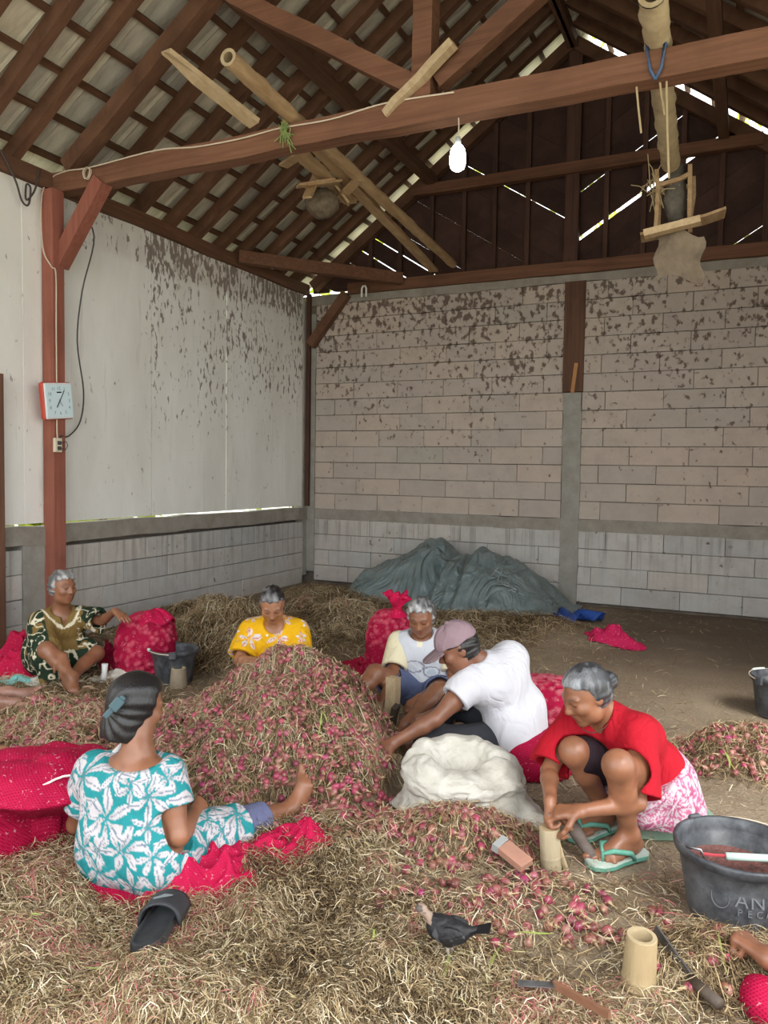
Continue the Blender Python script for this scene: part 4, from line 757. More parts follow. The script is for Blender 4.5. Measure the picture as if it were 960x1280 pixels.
# red net sacks
def net_mat():
    b = NB('red_net'); c = b.attr(); O = b.co('World'); w1 = b.n('TexWave', i_Vector=O, i_Scale=42., i_Distortion=2., wave_type='BANDS', bands_direction='DIAGONAL').outputs[1]; w2 = b.n('TexWave', i_Vector=b.scale(O, (-1, 1, 1)), i_Scale=42., i_Distortion=2., wave_type='BANDS', bands_direction='DIAGONAL').outputs[1]
    k = b.ma('MAXIMUM', w1, w2); b.bump(k, .35, .003); col = b.mix(b.mp(k, .55, .95, 0, .55), c, (.50, .012, .07)); sp = b.noise(O, 75, 2, .6); col = b.mix(b.mp(sp, .64, .70, 0, .6), col, (.70, .34, .38)); return b.done(col, .72, .12)
M_NET = net_mat()
RB = (.28, .003, .028)
def sack(name, loc, r, label, seed, bulb=.032, top=None, cat='sack', flat=.25, n=(96, 64), full=True, rz=0, lean=0., c_net=RB, c_in=(.62, .13, .17), wav=.05, under=None):
    g = np.random.default_rng(seed); th = np.linspace(0, 2*math.pi, n[0], endpoint=False); ph = np.linspace(-math.pi/2, math.pi/2, n[1]); T, Pp = np.meshgrid(th, ph, indexing='ij'); sgn = lambda a_, p: np.sign(a_)*np.abs(a_)**p
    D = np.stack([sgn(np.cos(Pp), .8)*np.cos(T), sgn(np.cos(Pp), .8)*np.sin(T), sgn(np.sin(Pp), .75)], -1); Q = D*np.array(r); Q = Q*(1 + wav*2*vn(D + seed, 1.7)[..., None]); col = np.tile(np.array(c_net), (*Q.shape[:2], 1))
    flatp = Q.reshape(-1, 3); N_ = D.reshape(-1, 3)/np.array(r); N_ /= np.linalg.norm(N_, axis=1)[:, None]
    if full:
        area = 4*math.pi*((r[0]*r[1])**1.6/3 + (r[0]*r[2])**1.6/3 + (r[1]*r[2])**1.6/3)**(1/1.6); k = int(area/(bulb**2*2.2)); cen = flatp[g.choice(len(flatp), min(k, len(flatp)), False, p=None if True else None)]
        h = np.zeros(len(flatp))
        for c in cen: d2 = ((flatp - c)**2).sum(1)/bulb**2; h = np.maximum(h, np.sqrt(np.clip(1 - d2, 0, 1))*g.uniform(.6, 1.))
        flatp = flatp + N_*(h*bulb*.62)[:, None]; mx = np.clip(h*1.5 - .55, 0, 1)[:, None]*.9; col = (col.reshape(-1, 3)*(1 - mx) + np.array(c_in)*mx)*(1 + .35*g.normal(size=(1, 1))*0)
    else: flatp = flatp + N_*(.06*r[0]*(vn(flatp + seed, 18) + 2.2*np.abs(vn(flatp*np.array([1, 1, 2.2]) + seed, 6)) - .4))[:, None]; col = col.reshape(-1, 3)
    if under is not None: k_ = np.clip((under[2] - flatp[:, 2])/.12, 0, 1)*np.clip((flatp[:, 0]*under[0] + flatp[:, 1]*under[1] - .05)/.12, 0, 1); flatp[:, :2] *= (1 - .75*k_)[:, None]
    flatp[:, 2] = np.maximum(flatp[:, 2], -r[2]*(1 - flat)) + r[2]*(1 - flat); flatp[:, 0] += lean*flatp[:, 2]
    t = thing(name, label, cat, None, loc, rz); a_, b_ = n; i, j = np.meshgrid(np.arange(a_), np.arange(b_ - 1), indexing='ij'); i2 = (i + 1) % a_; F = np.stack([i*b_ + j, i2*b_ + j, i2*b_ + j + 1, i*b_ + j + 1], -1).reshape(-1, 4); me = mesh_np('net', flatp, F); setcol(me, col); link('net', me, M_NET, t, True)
    if top is not None:
        z = r[2]*(2 - flat); prof = [(.07, -.03), (.03, .02), (.028, .035), (.055, .075), (.085, .11), (.075, .13), (.04, .10), (0, .06)]; q = MB()
        P = np.array([[(top[0] + rr*s_*(1 + .35*math.sin(5*t_ + seed)*(k > 2))*math.cos(t_), top[1] + rr*(1 + .3*math.cos(4*t_)*(k > 2))*math.sin(t_), z + zz_ + .025*math.sin(3*t_ + k)*(k > 2)) for t_ in np.linspace(0, 2*math.pi, 29)] for k, (rr, zz_) in enumerate(prof) for s_ in (1.,)]); o = q.grid(P).build('gathered_top', M_NET, t, True); setcol(o.data, np.tile(np.array((.55, .008, .06)), (len(o.data.vertices), 1)))
        MB().tube([(top[0] + .034*math.cos(t_), top[1] + .034*math.sin(t_), z + .028) for t_ in np.linspace(0, 2*math.pi, 14)], .006, 5).build('tie', M_NET if False else simple('red_twine_tie', (.45, .01, .05)), t)
    return t
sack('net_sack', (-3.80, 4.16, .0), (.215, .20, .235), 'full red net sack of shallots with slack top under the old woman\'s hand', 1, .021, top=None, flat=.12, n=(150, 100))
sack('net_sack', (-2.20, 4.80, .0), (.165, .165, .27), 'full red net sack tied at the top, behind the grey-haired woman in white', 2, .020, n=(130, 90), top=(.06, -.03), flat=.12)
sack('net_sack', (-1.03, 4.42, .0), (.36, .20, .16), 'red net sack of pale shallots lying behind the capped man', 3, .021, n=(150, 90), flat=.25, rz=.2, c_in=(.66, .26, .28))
sack('net_sack', (-.92, 3.73, .0), (.22, .20, .12), 'flattened bright red net sack the capped man sits on', 4, .028, flat=.3, full=False, wav=.08)
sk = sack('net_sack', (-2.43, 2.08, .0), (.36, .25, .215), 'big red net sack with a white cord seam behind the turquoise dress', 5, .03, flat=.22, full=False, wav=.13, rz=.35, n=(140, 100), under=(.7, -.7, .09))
MB().tube([(.36*math.cos(t_)*.83 - .02, -.245*math.sin(t_)*.80, .30 + .01*math.sin(9*t_) + .05*math.cos(t_)) for t_ in np.linspace(.15, 2.3, 22)], .004, 5).build('cord_seam', simple('white_cord', (.75, .70, .66)), sk)
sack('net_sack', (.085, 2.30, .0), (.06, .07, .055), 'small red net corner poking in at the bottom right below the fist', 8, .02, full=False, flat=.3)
cs = MB(); P = np.array([[(-3.80 + (.20*s_)*math.cos(t_)*(1 + .1*math.sin(3*t_)), 4.16 + .16*s_*math.sin(t_), .415 + .045*math.sin(math.pi*min(s_, 1)*.9) + .02*math.sin(6*t_)*s_ - .06*s_**2 + .03*math.cos(t_)) for s_ in np.linspace(.02, 1, 10)] for t_ in np.linspace(0, 2*math.pi, 36)]); o_ = cs.grid(P).build('slack_top', M_NET, bpy.data.objects['net_sack'], True); setcol(o_.data, np.tile(np.array((.46, .008, .055)), (len(o_.data.vertices), 1))); o_.matrix_parent_inverse = Matrix.Translation((3.80, -4.16, 0)); o_.modifiers.new('thick', 'SOLIDIFY').thickness = .005
def crumple(name, cx, cy, rx, ry, hh, label, seed, rz=0, m=M_NET, col=RB, n=64, cat='net', amp=1., base=0., star=.18, spec=None):
    t_ = np.linspace(0, 2*math.pi, n, endpoint=False); s_ = np.linspace(0, 1, n//2); S, T = np.meshgrid(s_, t_, indexing='ij'); R_ = S*(1 + star*2*vn2(np.cos(T)*1.3, np.sin(T)*1.3, 1.5, seed)); X, Y = rx*R_*np.cos(T), ry*R_*np.sin(T)
    rd = lambda f, o: 1 - 2*np.abs(vn2(X, Y, f, o)); z = hh*(.5 + .5*np.cos(np.pi*np.clip(S, 0, 1)))*.7 + amp*hh*(.9*rd(9., seed) + .6*rd(21., seed + 3) - .75)*np.clip(1.25 - S, 0, 1)
    x, y = cx + X*math.cos(rz) - Y*math.sin(rz), cy + X*math.sin(rz) + Y*math.cos(rz); g = hgt(x, y); P = np.stack([x, y, np.maximum(g + z, g + .004) + .004 + base], -1); a_, b_ = S.shape; i, j = np.meshgrid(np.arange(a_ - 1), np.arange(b_), indexing='ij'); j2 = (j + 1) % b_
    F = np.stack([i*b_ + j, (i + 1)*b_ + j, (i + 1)*b_ + j2, i*b_ + j2], -1).reshape(-1, 4); me = mesh_np(name, P.reshape(-1, 3), F); setcol(me, np.tile(np.array(col), (a_*b_, 1))); o = link(name, me, m, None, True); o.modifiers.new('thick', 'SOLIDIFY').thickness = .005; return tag(o, label, cat)
crumple('net_sheet', -1.90, 2.14, .50, .34, .035, 'flat red netting spread under the woman in the turquoise dress', 2, .25, amp=.5)
crumple('empty_net', -1.66, 2.12, .28, .17, .10, 'crumpled bright red netting bunched beside the turquoise dress, nearest the sandal', 4, .75, col=(.42, .008, .05), star=.35)
crumple('empty_net', -1.52, 2.42, .20, .12, .10, 'crumpled red netting bunched under the outstretched bare leg', 7, .7, col=(.42, .008, .05), star=.35)
crumple('empty_net', -1.00, 6.74, .26, .13, .12, 'empty red net dropped on the straw by the back wall', 9, .1, col=(.42, .015, .075), star=.3)
crumple('empty_net', -4.55, 3.72, .27, .22, .15, 'heap of empty red netting at the old woman\'s side', 12, .3, col=(.42, .008, .045), amp=.6)
crumple('empty_net', -4.92, 4.02, .18, .16, .20, 'bundled red netting against the wall behind the old woman', 14, .3, col=(.42, .008, .045), amp=.6)
crumple('empty_net', -2.52, 5.02, .24, .16, .08, 'dark red netting half buried in straw behind the heap', 17, .3, col=(.36, .01, .04))
crumple('empty_net', -4.15, 4.22, .22, .12, .16, 'dark red netting between the old woman and the full sack', 19, .2, col=(.25, .008, .03))
M_WSACK = NB('woven_white_sack'); _b = M_WSACK; _O = _b.co('World'); _w = _b.n('TexBrick', i_Vector=_b.scale(_O, (1, 1, 1)), i_Scale=120.).outputs[1]; _n = _b.noise(_O, 14, 5, .6); _b.bump(_b.noise(_b.scale(_O, (1, 1, 1.8)), 14, 3, .5, 1.4), .45, .02); M_WSACK = _b.done(_b.mix(_b.mp(_n, .3, .7), (.58, .555, .49), (.46, .43, .365)), .6, .3)
crumple('sheet_cloth', -4.22, 3.66, .30, .12, .05, 'white and teal cloth spread beneath the old woman\'s feet', 21, .3, m=M_WSACK, cat='cloth')
crumple('plastic_sheet', -3.83, 3.98, .24, .10, .06, 'crumpled white plastic on the floor between red sack and grey bucket', 23, .4, m=M_WSACK, cat='sheet')
tag(MB().tube([(-3.92, 3.88, .02), (-3.92, 3.89, .07), (-3.915, 3.89, .13)], [.028, .018, .022], 8).build('white_bottle', M_PLAST, smooth=True), 'small white plastic piece standing by the red sack', 'bottle')
crumple('teal_rag', -4.33, 3.55, .16, .05, .03, 'flat teal rag on the floor beside the old woman', 25, .25, m=simple('teal_cloth', (.10, .38, .36), (.3, .5, .48), 9), cat='cloth')
def white_sack():
    n, k = 96, 60; T = np.linspace(0, 2*math.pi, n); prof = [(.295, 0.0), (.29, .02), (.27, .06), (.255, .10), (.235, .125), (.25, .135), (.262, .16), (.255, .21), (.23, .25), (.20, .275), (.165, .285), (.135, .27), (.12, .24), (.10, .20), (.05, .17), (0.005, .165)]
    s_ = np.linspace(0, len(prof) - 1, k); R_ = np.interp(s_, range(len(prof)), [p[0] for p in prof]); Z = np.interp(s_, range(len(prof)), [p[1] for p in prof]); P = np.zeros((k, n, 3))
    for i in range(k):
        x, y = np.cos(T), np.sin(T); zz = Z[i]; q = np.stack([x*1.1, y*1.1, np.full(n, zz*7)], -1); inn = i > k*.64
        f = 1 + .22*vn(q*np.array([1, 1, .35]), 1.4) + (.09*(1 - 2.6*np.abs(vn(q + 4., 2.3))) + .05*(1 - 2.6*np.abs(vn(q*np.array([.8, .8, 2.4]), 3.1))))*(.35 if inn else 1.) + .025*vn(q, 9.)
        if i < 9: f = f*(1 + .30*np.maximum(0, np.cos(T + .75))**4*(1 - i/9) + .14*np.maximum(0, np.cos(T - 2.6))**4*(1 - i/9))
        sx_ = .06*(zz/.3); tilt = 1 + .16*np.cos(T - 1.9)*min(1, zz*5)
        z_ = zz*tilt + (.05*vn(q, 1.7) + .025*vn(q, 5.))*min(1, zz*8)
        P[i] = np.stack([R_[i]*f*x*1.0 - sx_, R_[i]*f*y*(.80 if not inn else .62), np.maximum(z_, .004)], -1)
    P[:, -1] = P[:, 0]; t = thing('white_sack', 'collapsed white woven sack, open and rolled down, in front of the man', 'sack', None, (-1.05, 3.12, .01), .42); t.scale = (.93, .93, .88); MB().grid(P, True).build('sack_cloth', M_WSACK, t, True)
    gl = MB().lathe([(0.005, .178), (.05, .182), (.10, .18)], (0, 0, 0), 20); gl.build('contents', simple('pinkish_waste', (.22, .14, .12), (.34, .24, .2), 30, .9, .1, .8, 60), t)
white_sack()
# young chicken
def chick():
    t = thing('young_chicken', 'small black young chicken with bare pale neck standing in the litter', 'chicken', None, (-.735, 2.03, float(hgt(-.735, 2.03)) + .018), 0); t.scale = (.9, .9, .9); f, u, l = frame((-.80, -.16, 0)); O = V(0, 0, 0); q = lambda a, b, d: O + f*a + l*b + u*d; F = Field((-.2, -.2, -.02), (.2, .2, .24), .0032)
    A = (nrm(f + u*.25), l, np.cross(l, nrm(f + u*.25))*-1); F.ell(q(0, 0, .105), A, (.062, .038, .040), .02); F.ell(q(.03, 0, .112), A, (.038, .034, .036), .02); F.cap(q(-.035, 0, .105), q(-.085, 0, .118), .028, .012, .02)
    F.cap(q(.045, 0, .128), q(.078, 0, .155), .016, .011, .015); F.ell(q(.088, 0, .163), (f, l, u), (.020, .015, .016), .008); F.cap(q(.105, 0, .159), q(.121, 0, .152), .005, .0015, .003)
    for e in (1, -1):
        F.ell(q(-.01, .037*e, .108), (nrm(f*1 - u*-.18), l, u), (.050, .010, .028), .008); F.cap(q(-.005, .018*e, .085), q(-.002, .02*e, .055), .015, .006, .012); F.cap(q(-.002, .02*e, .055), q(-.012, .022*e, .03), .0055, .0045, .004); F.cap(q(-.012, .022*e, .03), q(-.004, .022*e, .002), .0045, .0042, .004)
        for a_ in (-.5, 0, .5): F.cap(q(-.004, .022*e, .002), q(.026*math.cos(a_), (.022 + .026*math.sin(a_)*e)*e if False else .022*e + .026*math.sin(a_), .001), .0038, .002, .003)
        F.cap(q(-.004, .022*e, .002), q(-.022, .022*e, .001), .0035, .002, .003)
    F.warp(lambda p: .0035*vn(p*np.array([1, 1, 2.]), 90) + .003*vn(p, 50))
    def col(v):
        a_ = v@f; d = v@u; c = np.tile(np.array((.013, .012, .013)), (len(v), 1)); n = vn(v, 60); c[(d < .066)] = (.30, .26, .21); nk = (a_ > .05) & (d > .128); c[nk] = (.27, .19, .14); hd = (a_ > .068) & (d > .155); c[hd & (n > -.1)] = (.10, .08, .07); c[(a_ > .106)] = (.25, .2, .13); w_ = (np.abs(v@l) > .036) & (n > .12); c[w_] = (.05, .05, .055); return c
    F.build('body', attrmat('feathers', .6, .4, .4, 120, .004), t, col); tf = MB()
    for k in range(7): b_ = (k - 3)*.16; tf.beam(q(-.075, .004*(k - 3), .117), q(-.135, .028*math.sin(b_)*1.6, .128 + .018*math.cos(b_) - .01), .017, .003, upv=u)
    tf.build('tail_feathers', simple('black_feather', (.012, .011, .012), None, rough=.5), t)
    for e in (1, -1):
        wf = MB()
        for k in range(5): wf.beam(q(.02 - .006*k, .043*e, .124 - .006*k), q(-.058 + .006*k, .038*e, .118 - .007*k), .010, .003, upv=l)
        wf.build('wing', simple('wing_feather', (.022, .021, .023), (.05, .05, .055), 60, .5), t)
chick()
# ------------------------------------------------------------------ the people
SK1 = (.25, .105, .055); SK2 = (.215, .09, .05); SK3 = (.36, .165, .09)
def skincol(H, skin, v):
    c = facecol(v, H, skin) if H else np.tile(np.array(skin), (len(v), 1)); return c*(1 + .35*vn(v, 14))[:, None]*(1 + .25*vn(v, 45))[:, None]
def person(label): return thing('person', label, 'person')
# --- woman with her back to us, turquoise flowered dress
def woman_turquoise():
    t = person('woman seen from behind in a turquoise dress with white lilies, dark hair clipped up')
    J = dict(pel=(-1.90, 2.06, .10), waist=(-1.93, 2.03, .20), chest=(-1.955, 2.06, .33), neck=(-1.94, 2.08, .455), head=(-1.985, 2.125, .60), shL=(-2.12, 2.05, .36), shR=(-1.815, 2.09, .385), elL=(-2.25, 2.09, .12), wrL=(-2.17, 2.30, .10), elR=(-1.735, 2.06, .20), wrR=(-1.80, 2.22, .20),
             hipL=(-1.99, 2.09, .10), hipR=(-1.83, 2.09, .10), knL=(-2.12, 2.38, .10), anL=(-2.16, 2.66, .08), knR=(-1.73, 2.38, .09), anR=(-1.655, 2.66, .075))
    lo, hi = bounds(J, .17, [(-1.6, 2.8, .2)]); F = Field(lo, hi, .0065); body(F, J, .97)
    H = head(F, (-1.985, 2.125, .595), (.36, .88, -.30), (.1, .25, 1), .95)
    hand(F, J['wrR'], (-.25, .9, .1), (-.8, -.1, -.5), False, curl=(.9, 1.1, .6)); hand(F, J['wrL'], (.5, .8, 0), (.3, 0, -1), True, curl=(.7, .8, .5)); foot(F, J['anR'] + V(-.0, .0, .0), (.05, .25, 1.), (-.15, -1., .2), left=False); foot(F, J['anL'], (.8, .5, .3), (0, -.3, 1), left=True)
    F.build('body', M_SKIN, t, lambda v: skincol(H, SK1, v))
    hair(H, t, (.012, .010, .010), thick=.019, line=.065, low=.05, back=-.075, bumps=.0018, fc=.035)
    cl = MB(); c_ = V(-1.957, 1.987, .640); e1_ = nrm(_rt*.62 + _up*.66); e2_ = nrm(V(.66, -.69, .29)); e3_ = np.cross(e1_, e2_)
    cl.beam(c_ - e1_*.05 - e2_*.006, c_ + e1_*.048 - e2_*.004, .020, .012, upv=e2_); cl.beam(c_ - e1_*.012 + e2_*.006, c_ + e1_*.035 + e2_*.006, .034, .012, upv=e2_); bevel(cl.build('hair_clip', simple('grey_blue_plastic', (.07, .12, .14), None, rough=.2, spec=.6), t), .003)['label'] = 'glossy grey-blue hair clip'
    G = Field(lo, hi, .0055); shirt(G, J, .012, ('L', 'R'), .55, (.085, .088), .05)
    G.cap(J['hipL'], V(*J['knL']), .115, .095, .06); e = V(*J['hipR'])*.12 + V(*J['knR'])*.88; d = nrm(V(*J['anR']) - V(*J['hipR'])); G.cap(J['hipR'], e + d*.1, .118, .088, .06, clip=[(e + d*.05, d)])
    G.cap(V(-2.02, 2.03, .10), V(-1.82, 2.05, .10), .12, .12, .05); G.warp(folds(.011, 8., (1, 1, .5)))
    nk = V(*J['neck']); G.ell(nk + V(0.01, -.05, .05), np.eye(3), (.155, .15, .092), .01, cut=True); G.plane((0, 0, .02), (0, 0, -1))
    for s_, tt in (('L', .55), ('R', .55)): sleeve_hole(G, J, s_, tt, .055)
    build_print(G, 'dress', M_CLOTH, t, lambda v, f: print_flowers(v, f, (.022, .225, .24), (.50, .46, .475), (.16, .20, .24), (.06, .11), 110, 4, 6, .52))
    cu = Field(lo, hi, .006); a = V(*J['knR']); b = V(*J['anR']); cu.cap(a, b, .075, .058, .01, clip=[(a*.52 + b*.48, nrm(b - a)), (a*.9 + b*.1, nrm(a - b))]); cu.warp(folds(.005, 14)); cu.build('legging_cuff', M_CLOTH, t, (.13, .14, .24))
    st = Field(lo, hi, .005); st.cap(J['shL'] + V(.075, -.0, .062), J['neck'] + V(-.095, .03, .0), .012, None, .01); st.build('undershirt_strap', M_CLOTH, t, (.75, .73, .70))
    return t
# --- squatting woman in red
def woman_red():
    t = person('older woman in a red shirt squatting on a low block, cutting at a bamboo stump')
    J = dict(pel=(-.32, 3.34, .20), waist=(-.365, 3.29, .29), chest=(-.43, 3.20, .415), neck=(-.495, 3.13, .525), head=(-.54, 3.04, .615), shL=(-.355, 3.10, .475), shR=(-.615, 3.185, .475), elL=(-.335, 2.97, .245), wrL=(-.515, 2.82, .235), elR=(-.68, 3.02, .285), wrR=(-.635, 2.855, .235), hipL=(-.33, 3.26, .2), hipR=(-.40, 3.38, .19), knL=(-.395, 2.87, .41), anL=(-.365, 3.00, .105), knR=(-.585, 3.02, .38), anR=(-.49, 3.19, .105))
    lo, hi = bounds(J, .16); F = Field(lo, hi, .0054); body(F, J, .93, thin=.98)
    H = head(F, (-.545, 3.035, .605), (-.62, -.62, -.47), (-.25, -.25, 1), .98)
    hand(F, J['wrL'], (-.85, -.12, -.15), (-.25, .25, -.95), True, curl=(.55, .95, .7), tc=.5, s=1.0); hand(F, J['wrR'], (.12, -.5, -.75), (.75, -.2, -.1), False, curl=(.5, .9, .6), tc=.5, s=1.0)
    foot(F, J['anL'], (-.62, -.75, -.02), (0, 0, 1), left=True, s=1.); foot(F, J['anR'], (-.55, -.8, -.02), (0, 0, 1), left=False, s=1.)
    F.build('body', M_SKIN, t, lambda v: skincol(H, SK1, v))
    hair(H, t, (.035, .035, .038), (.26, .265, .28), thick=.010, line=.055, back=-.05, bun=((-.115, 0, .0), (.035, .045, .04)), v=.0045, bumps=.0014)
    G = Field(lo, hi, .006); shirt(G, J, .014, ('L', 'R'), .93, (.080, .098), .05, s=.95); G.warp(folds(.011, 9., (1, 1, .55), 2.))
    G.ell(V(*J['neck']) + V(-.045, -.05, .015), np.eye(3), (.085, .085, .075), .01, cut=True); G.cap(V(-.53, 3.06, .48), V(-.49, 3.06, .40), .05, .02, .01, cut=True)
    G.plane((-.28, 3.36, .215), nrm(V(.2, .25, -1))); sleeve_hole(G, J, 'L', .93, .07); sleeve_hole(G, J, 'R', .93, .06)
    G.cap(V(*J['hipL'])*.3 + V(*J['knL'])*.7, J['knL'], .085, .068, .012, cut=True); G.cap(V(*J['hipR'])*.3 + V(*J['knR'])*.7, J['knR'], .085, .068, .012, cut=True); G.cap(J['knL'], J['anL'], .066, .06, .01, cut=True); G.cap(J['knR'], J['anR'], .066, .06, .01, cut=True)
    G.build('shirt', M_CLOTH, t, lambda v: np.array((.36, .008, .018))*(1 + .12*vn(v, 12))[:, None])
    S = Field(lo - V(0, 0, .0), hi + V(.12, .12, 0), .0065); S.cap(J['hipL'] + V(.03, .02, .0), J['hipR'] + V(.05, .02, .0), .145, .14, .06); S.cap(V(-.29, 3.31, .2), V(-.265, 3.31, .10), .145, .155, .06); S.cap(J['hipL'], V(*J['hipL'])*.55 + V(*J['knL'])*.45, .125, .11, .05); S.cap(J['hipR'], V(*J['hipR'])*.55 + V(*J['knR'])*.45, .12, .105, .05)
    S.cap(V(-.33, 3.13, .13), V(-.40, 3.12, .20), .06, .05, .05); S.warp(folds(.014, 7., (1.2, 1.2, .35), 5.)); S.plane((0, 0, .065), (0, 0, -1)); S.plane((-.27, 3.36, .335), nrm(V(-.35, -.4, 1)))
    def bat(v, f):
        c = print_flowers(v, f, (.54, .43, .48), (.48, .12, .23), (.62, .57, .59), (.03, .07), 170, 9, 8, .6); n = vn(v, 26); c[(np.abs(n) < .035)] = (.36, .09, .17); return c
    build_print(S, 'batik_wrap', M_CLOTH, t, bat)
    sh = Field(lo, hi, .006); sh.cap(V(*J['hipR'])*.5 + V(*J['knR'])*.5, V(*J['hipR'])*.15 + V(*J['knR'])*.85, .085, .075, .03); sh.build('shorts', M_CLOTH, t, (.02, .012, .016))
    M_FF = simple('green_rubber', (.10, .30, .22), (.14, .36, .27), 20, .6); M_FS = simple('pale_rubber', (.55, .62, .55), (.4, .5, .43), 20, .6)
    for a, d in ((V(*J['anL']), (-.62, -.75)), (V(*J['anR']), (-.55, -.8))):
        d = nrm(V(d[0], d[1], 0)); l = V(-d[1], d[0], 0); b = a*V(1, 1, 0) + V(0, 0, .012); o = empty('flip_flop'); o.parent = t
        out = [(-.075, .030), (-.06, .042), (0, .04), (.06, .045), (.11, .055), (.155, .05), (.185, .03), (.192, .0), (.185, -.03), (.155, -.05), (.11, -.052), (.06, -.04), (0, -.036), (-.06, -.036), (-.075, -.025), (-.083, 0)]
        for nm, z0, z1, mm in (('outsole', 0, .014, M_FF), ('insole', .014, .021, M_FS)):
            m = MB(); n = len(out); m.add([b + d*x + l*y + V(0, 0, z0) for x, y in out] + [b + d*x + l*y + V(0, 0, z1) for x, y in out], [tuple(range(n))[::-1], tuple(range(n, 2*n))] + [(i, (i + 1) % n, n + (i + 1) % n, n + i) for i in range(n)]); m.build(nm, mm, o)
        st = MB(); tt = b + d*.135 + l*.012 + V(0, 0, .05); mid = b + d*.105 + V(0, 0, .062)
        for e in (1, -1): st.tube([tt - V(0, 0, .03), tt, mid + l*.035*e, b + d*.03 + l*.047*e + V(0, 0, .045), b + d*.005 + l*.042*e + V(0, 0, .012)], [.006, .007, .010, .010, .008], 6)
        st.build('strap', M_FF, o, True)
    nk = MB(); nk.tube([V(*J['neck']) + V(.04*math.cos(a)*1.6 - .03, .05*math.sin(a)*1.5 - .035, -.01 - .05*max(0, -math.sin(a))) for a in np.linspace(0, 2*math.pi, 20)], .002, 5); nk.build('necklace', simple('dark_cord', (.05, .03, .02)), t)
    return t
# --- man in cap and white T-shirt
def man_cap():
    t = person('man in a mauve cap and white T-shirt leaning to reach into the heap')
    J = dict(pel=(-1.00, 3.75, .15), waist=(-1.025, 3.745, .27), chest=(-1.105, 3.69, .425), neck=(-1.175, 3.63, .53), head=(-1.25, 3.54, .615), shL=(-1.19, 3.52, .44), shR=(-1.07, 3.80, .52), elL=(-1.30, 3.36, .30), wrL=(-1.475, 3.275, .185), elR=(-1.27, 3.88, .27), wrR=(-1.46, 3.70, .2), hipL=(-1.04, 3.68, .13), hipR=(-1.03, 3.86, .13), knL=(-1.36, 3.46, .15), anL=(-1.13, 3.47, .11), knR=(-1.40, 3.95, .20), anR=(-1.52, 3.72, .08))
    lo, hi = bounds(J, .17); F = Field(lo, hi, .0068); body(F, J, 1.02)
    H = head(F, (-1.255, 3.535, .605), (-.78, -.42, -.48), (-.35, -.2, 1), 1.0)
    hand(F, J['wrL'], (-.8, -.25, -.45), (-.3, .5, -.7), True, curl=(.35, .5, .4), s=1.02); hand(F, J['wrR'], (-.8, -.3, -.2), (0, 0, -1), False, curl=(.6, .7, .4)); foot(F, J['anL'], (-.5, -.6, -.05), (0, 0, 1)); foot(F, J['anR'], (-.6, -.5, -.05), (0, 0, 1), left=False)
    F.build('body', M_SKIN, t, lambda v: skincol(H, SK2, v))
    hair(H, t, (.013, .011, .010), thick=.006, line=.02, back=-.055, v=.0055)
    c, f, u, l, s = H; q = lambda a, b, d: c + f*a + l*b + u*d; A = (f, l, u)
    K = Field(c - .25, c + .25, .0055); K.ell(q(-.008, 0, .045), A, (.112, .092, .098), .01, clip=[(q(0, 0, .042), -u)]); K.warp(lambda p: .0025*np.cos(6*np.arctan2((p - c)@l, (p - c)@f))); K.ell(q(-.01, 0, .02), A, (.10, .08, .085), .01, cut=True); K.ell(q(-.008, 0, .146), A, (.012, .012, .006), .004)
    cap_ = K.build('cap', M_CLOTH, t, (.27, .185, .205)); B_ = Field(c - .3, c + .3, .0055)
    def brim(x, y, z):
        x, y, z = x - c[0], y - c[1], z - c[2]; a = x*f[0] + y*f[1] + z*f[2]; b = x*l[0] + y*l[1] + z*l[2]; d = x*u[0] + y*u[1] + z*u[2]
        return np.maximum(np.maximum(np.sqrt(((a - .09)/1.15)**2 + b*b) - .082, np.abs(d - .045 + .22*(a - .09) + 2.2*b*b) - .006), .072 - a)
    B_.op(brim, c - .25, c + .25, .004); B_.build('brim', M_CLOTH, cap_, (.20, .14, .15)); ly = MB(); ly.lathe([(.0, .0), (.011, .001), (.011, .004), (0, .005)], (0, 0, 0), 10); lo_ = ly.build('cap_badge', simple('badge_thread', (.5, .45, .42)), cap_); lo_.matrix_world = Matrix(((*l, 0), (*u, 0), (*f, 0), (0, 0, 0, 1))).transposed(); lo_.matrix_world = Matrix(((l[0], u[0], f[0], q(.099, .02, .075)[0]), (l[1], u[1], f[1], q(.099, .02, .075)[1]), (l[2], u[2], f[2], q(.099, .02, .075)[2]), (0, 0, 0, 1)))
    G = Field(lo, hi, .0075); shirt(G, J, .016, ('L', 'R'), .42, (.085, .088), .07); G.cap(J['shR'], J['chest'], .075, .10, .07); G.cap(J['shL'], J['chest'], .07, .10, .07); G.warp(folds(.012, 7., (1, 1, .6), 7.)); G.ell(V(*J['neck']) + V(-.035, -.03, .04), np.eye(3), (.075, .075, .055), .01, cut=True); G.plane((-1.0, 3.78, .115), nrm(V(.2, .1, -1))); sleeve_hole(G, J, 'L', .42, .056); sleeve_hole(G, J, 'R', .42, .05)
    G.build('t_shirt', M_CLOTH, t, lambda v: np.array((.56, .55, .58))*(1 + .06*vn(v, 10))[:, None])
    T = Field(lo, hi, .0085); T.cap(J['hipL'], J['hipR'], .125, None, .05); T.cap(J['pel'], J['pel'], .13, None, .05)
    for s_ in 'LR': T.cap(J['hip' + s_], J['kn' + s_], .105, .08, .04); T.cap(J['kn' + s_], V(*J['kn' + s_])*.15 + V(*J['an' + s_])*.85, .08, .06, .03)
    T.warp(folds(.009, 10., (1, 1, 1), 3.)); T.plane((0, 0, .05), (0, 0, -1)); T.build('trousers', M_CLOTH, t, lambda v: np.array((.035, .036, .042))*(1 + .3*vn(v, 12))[:, None])
    return t
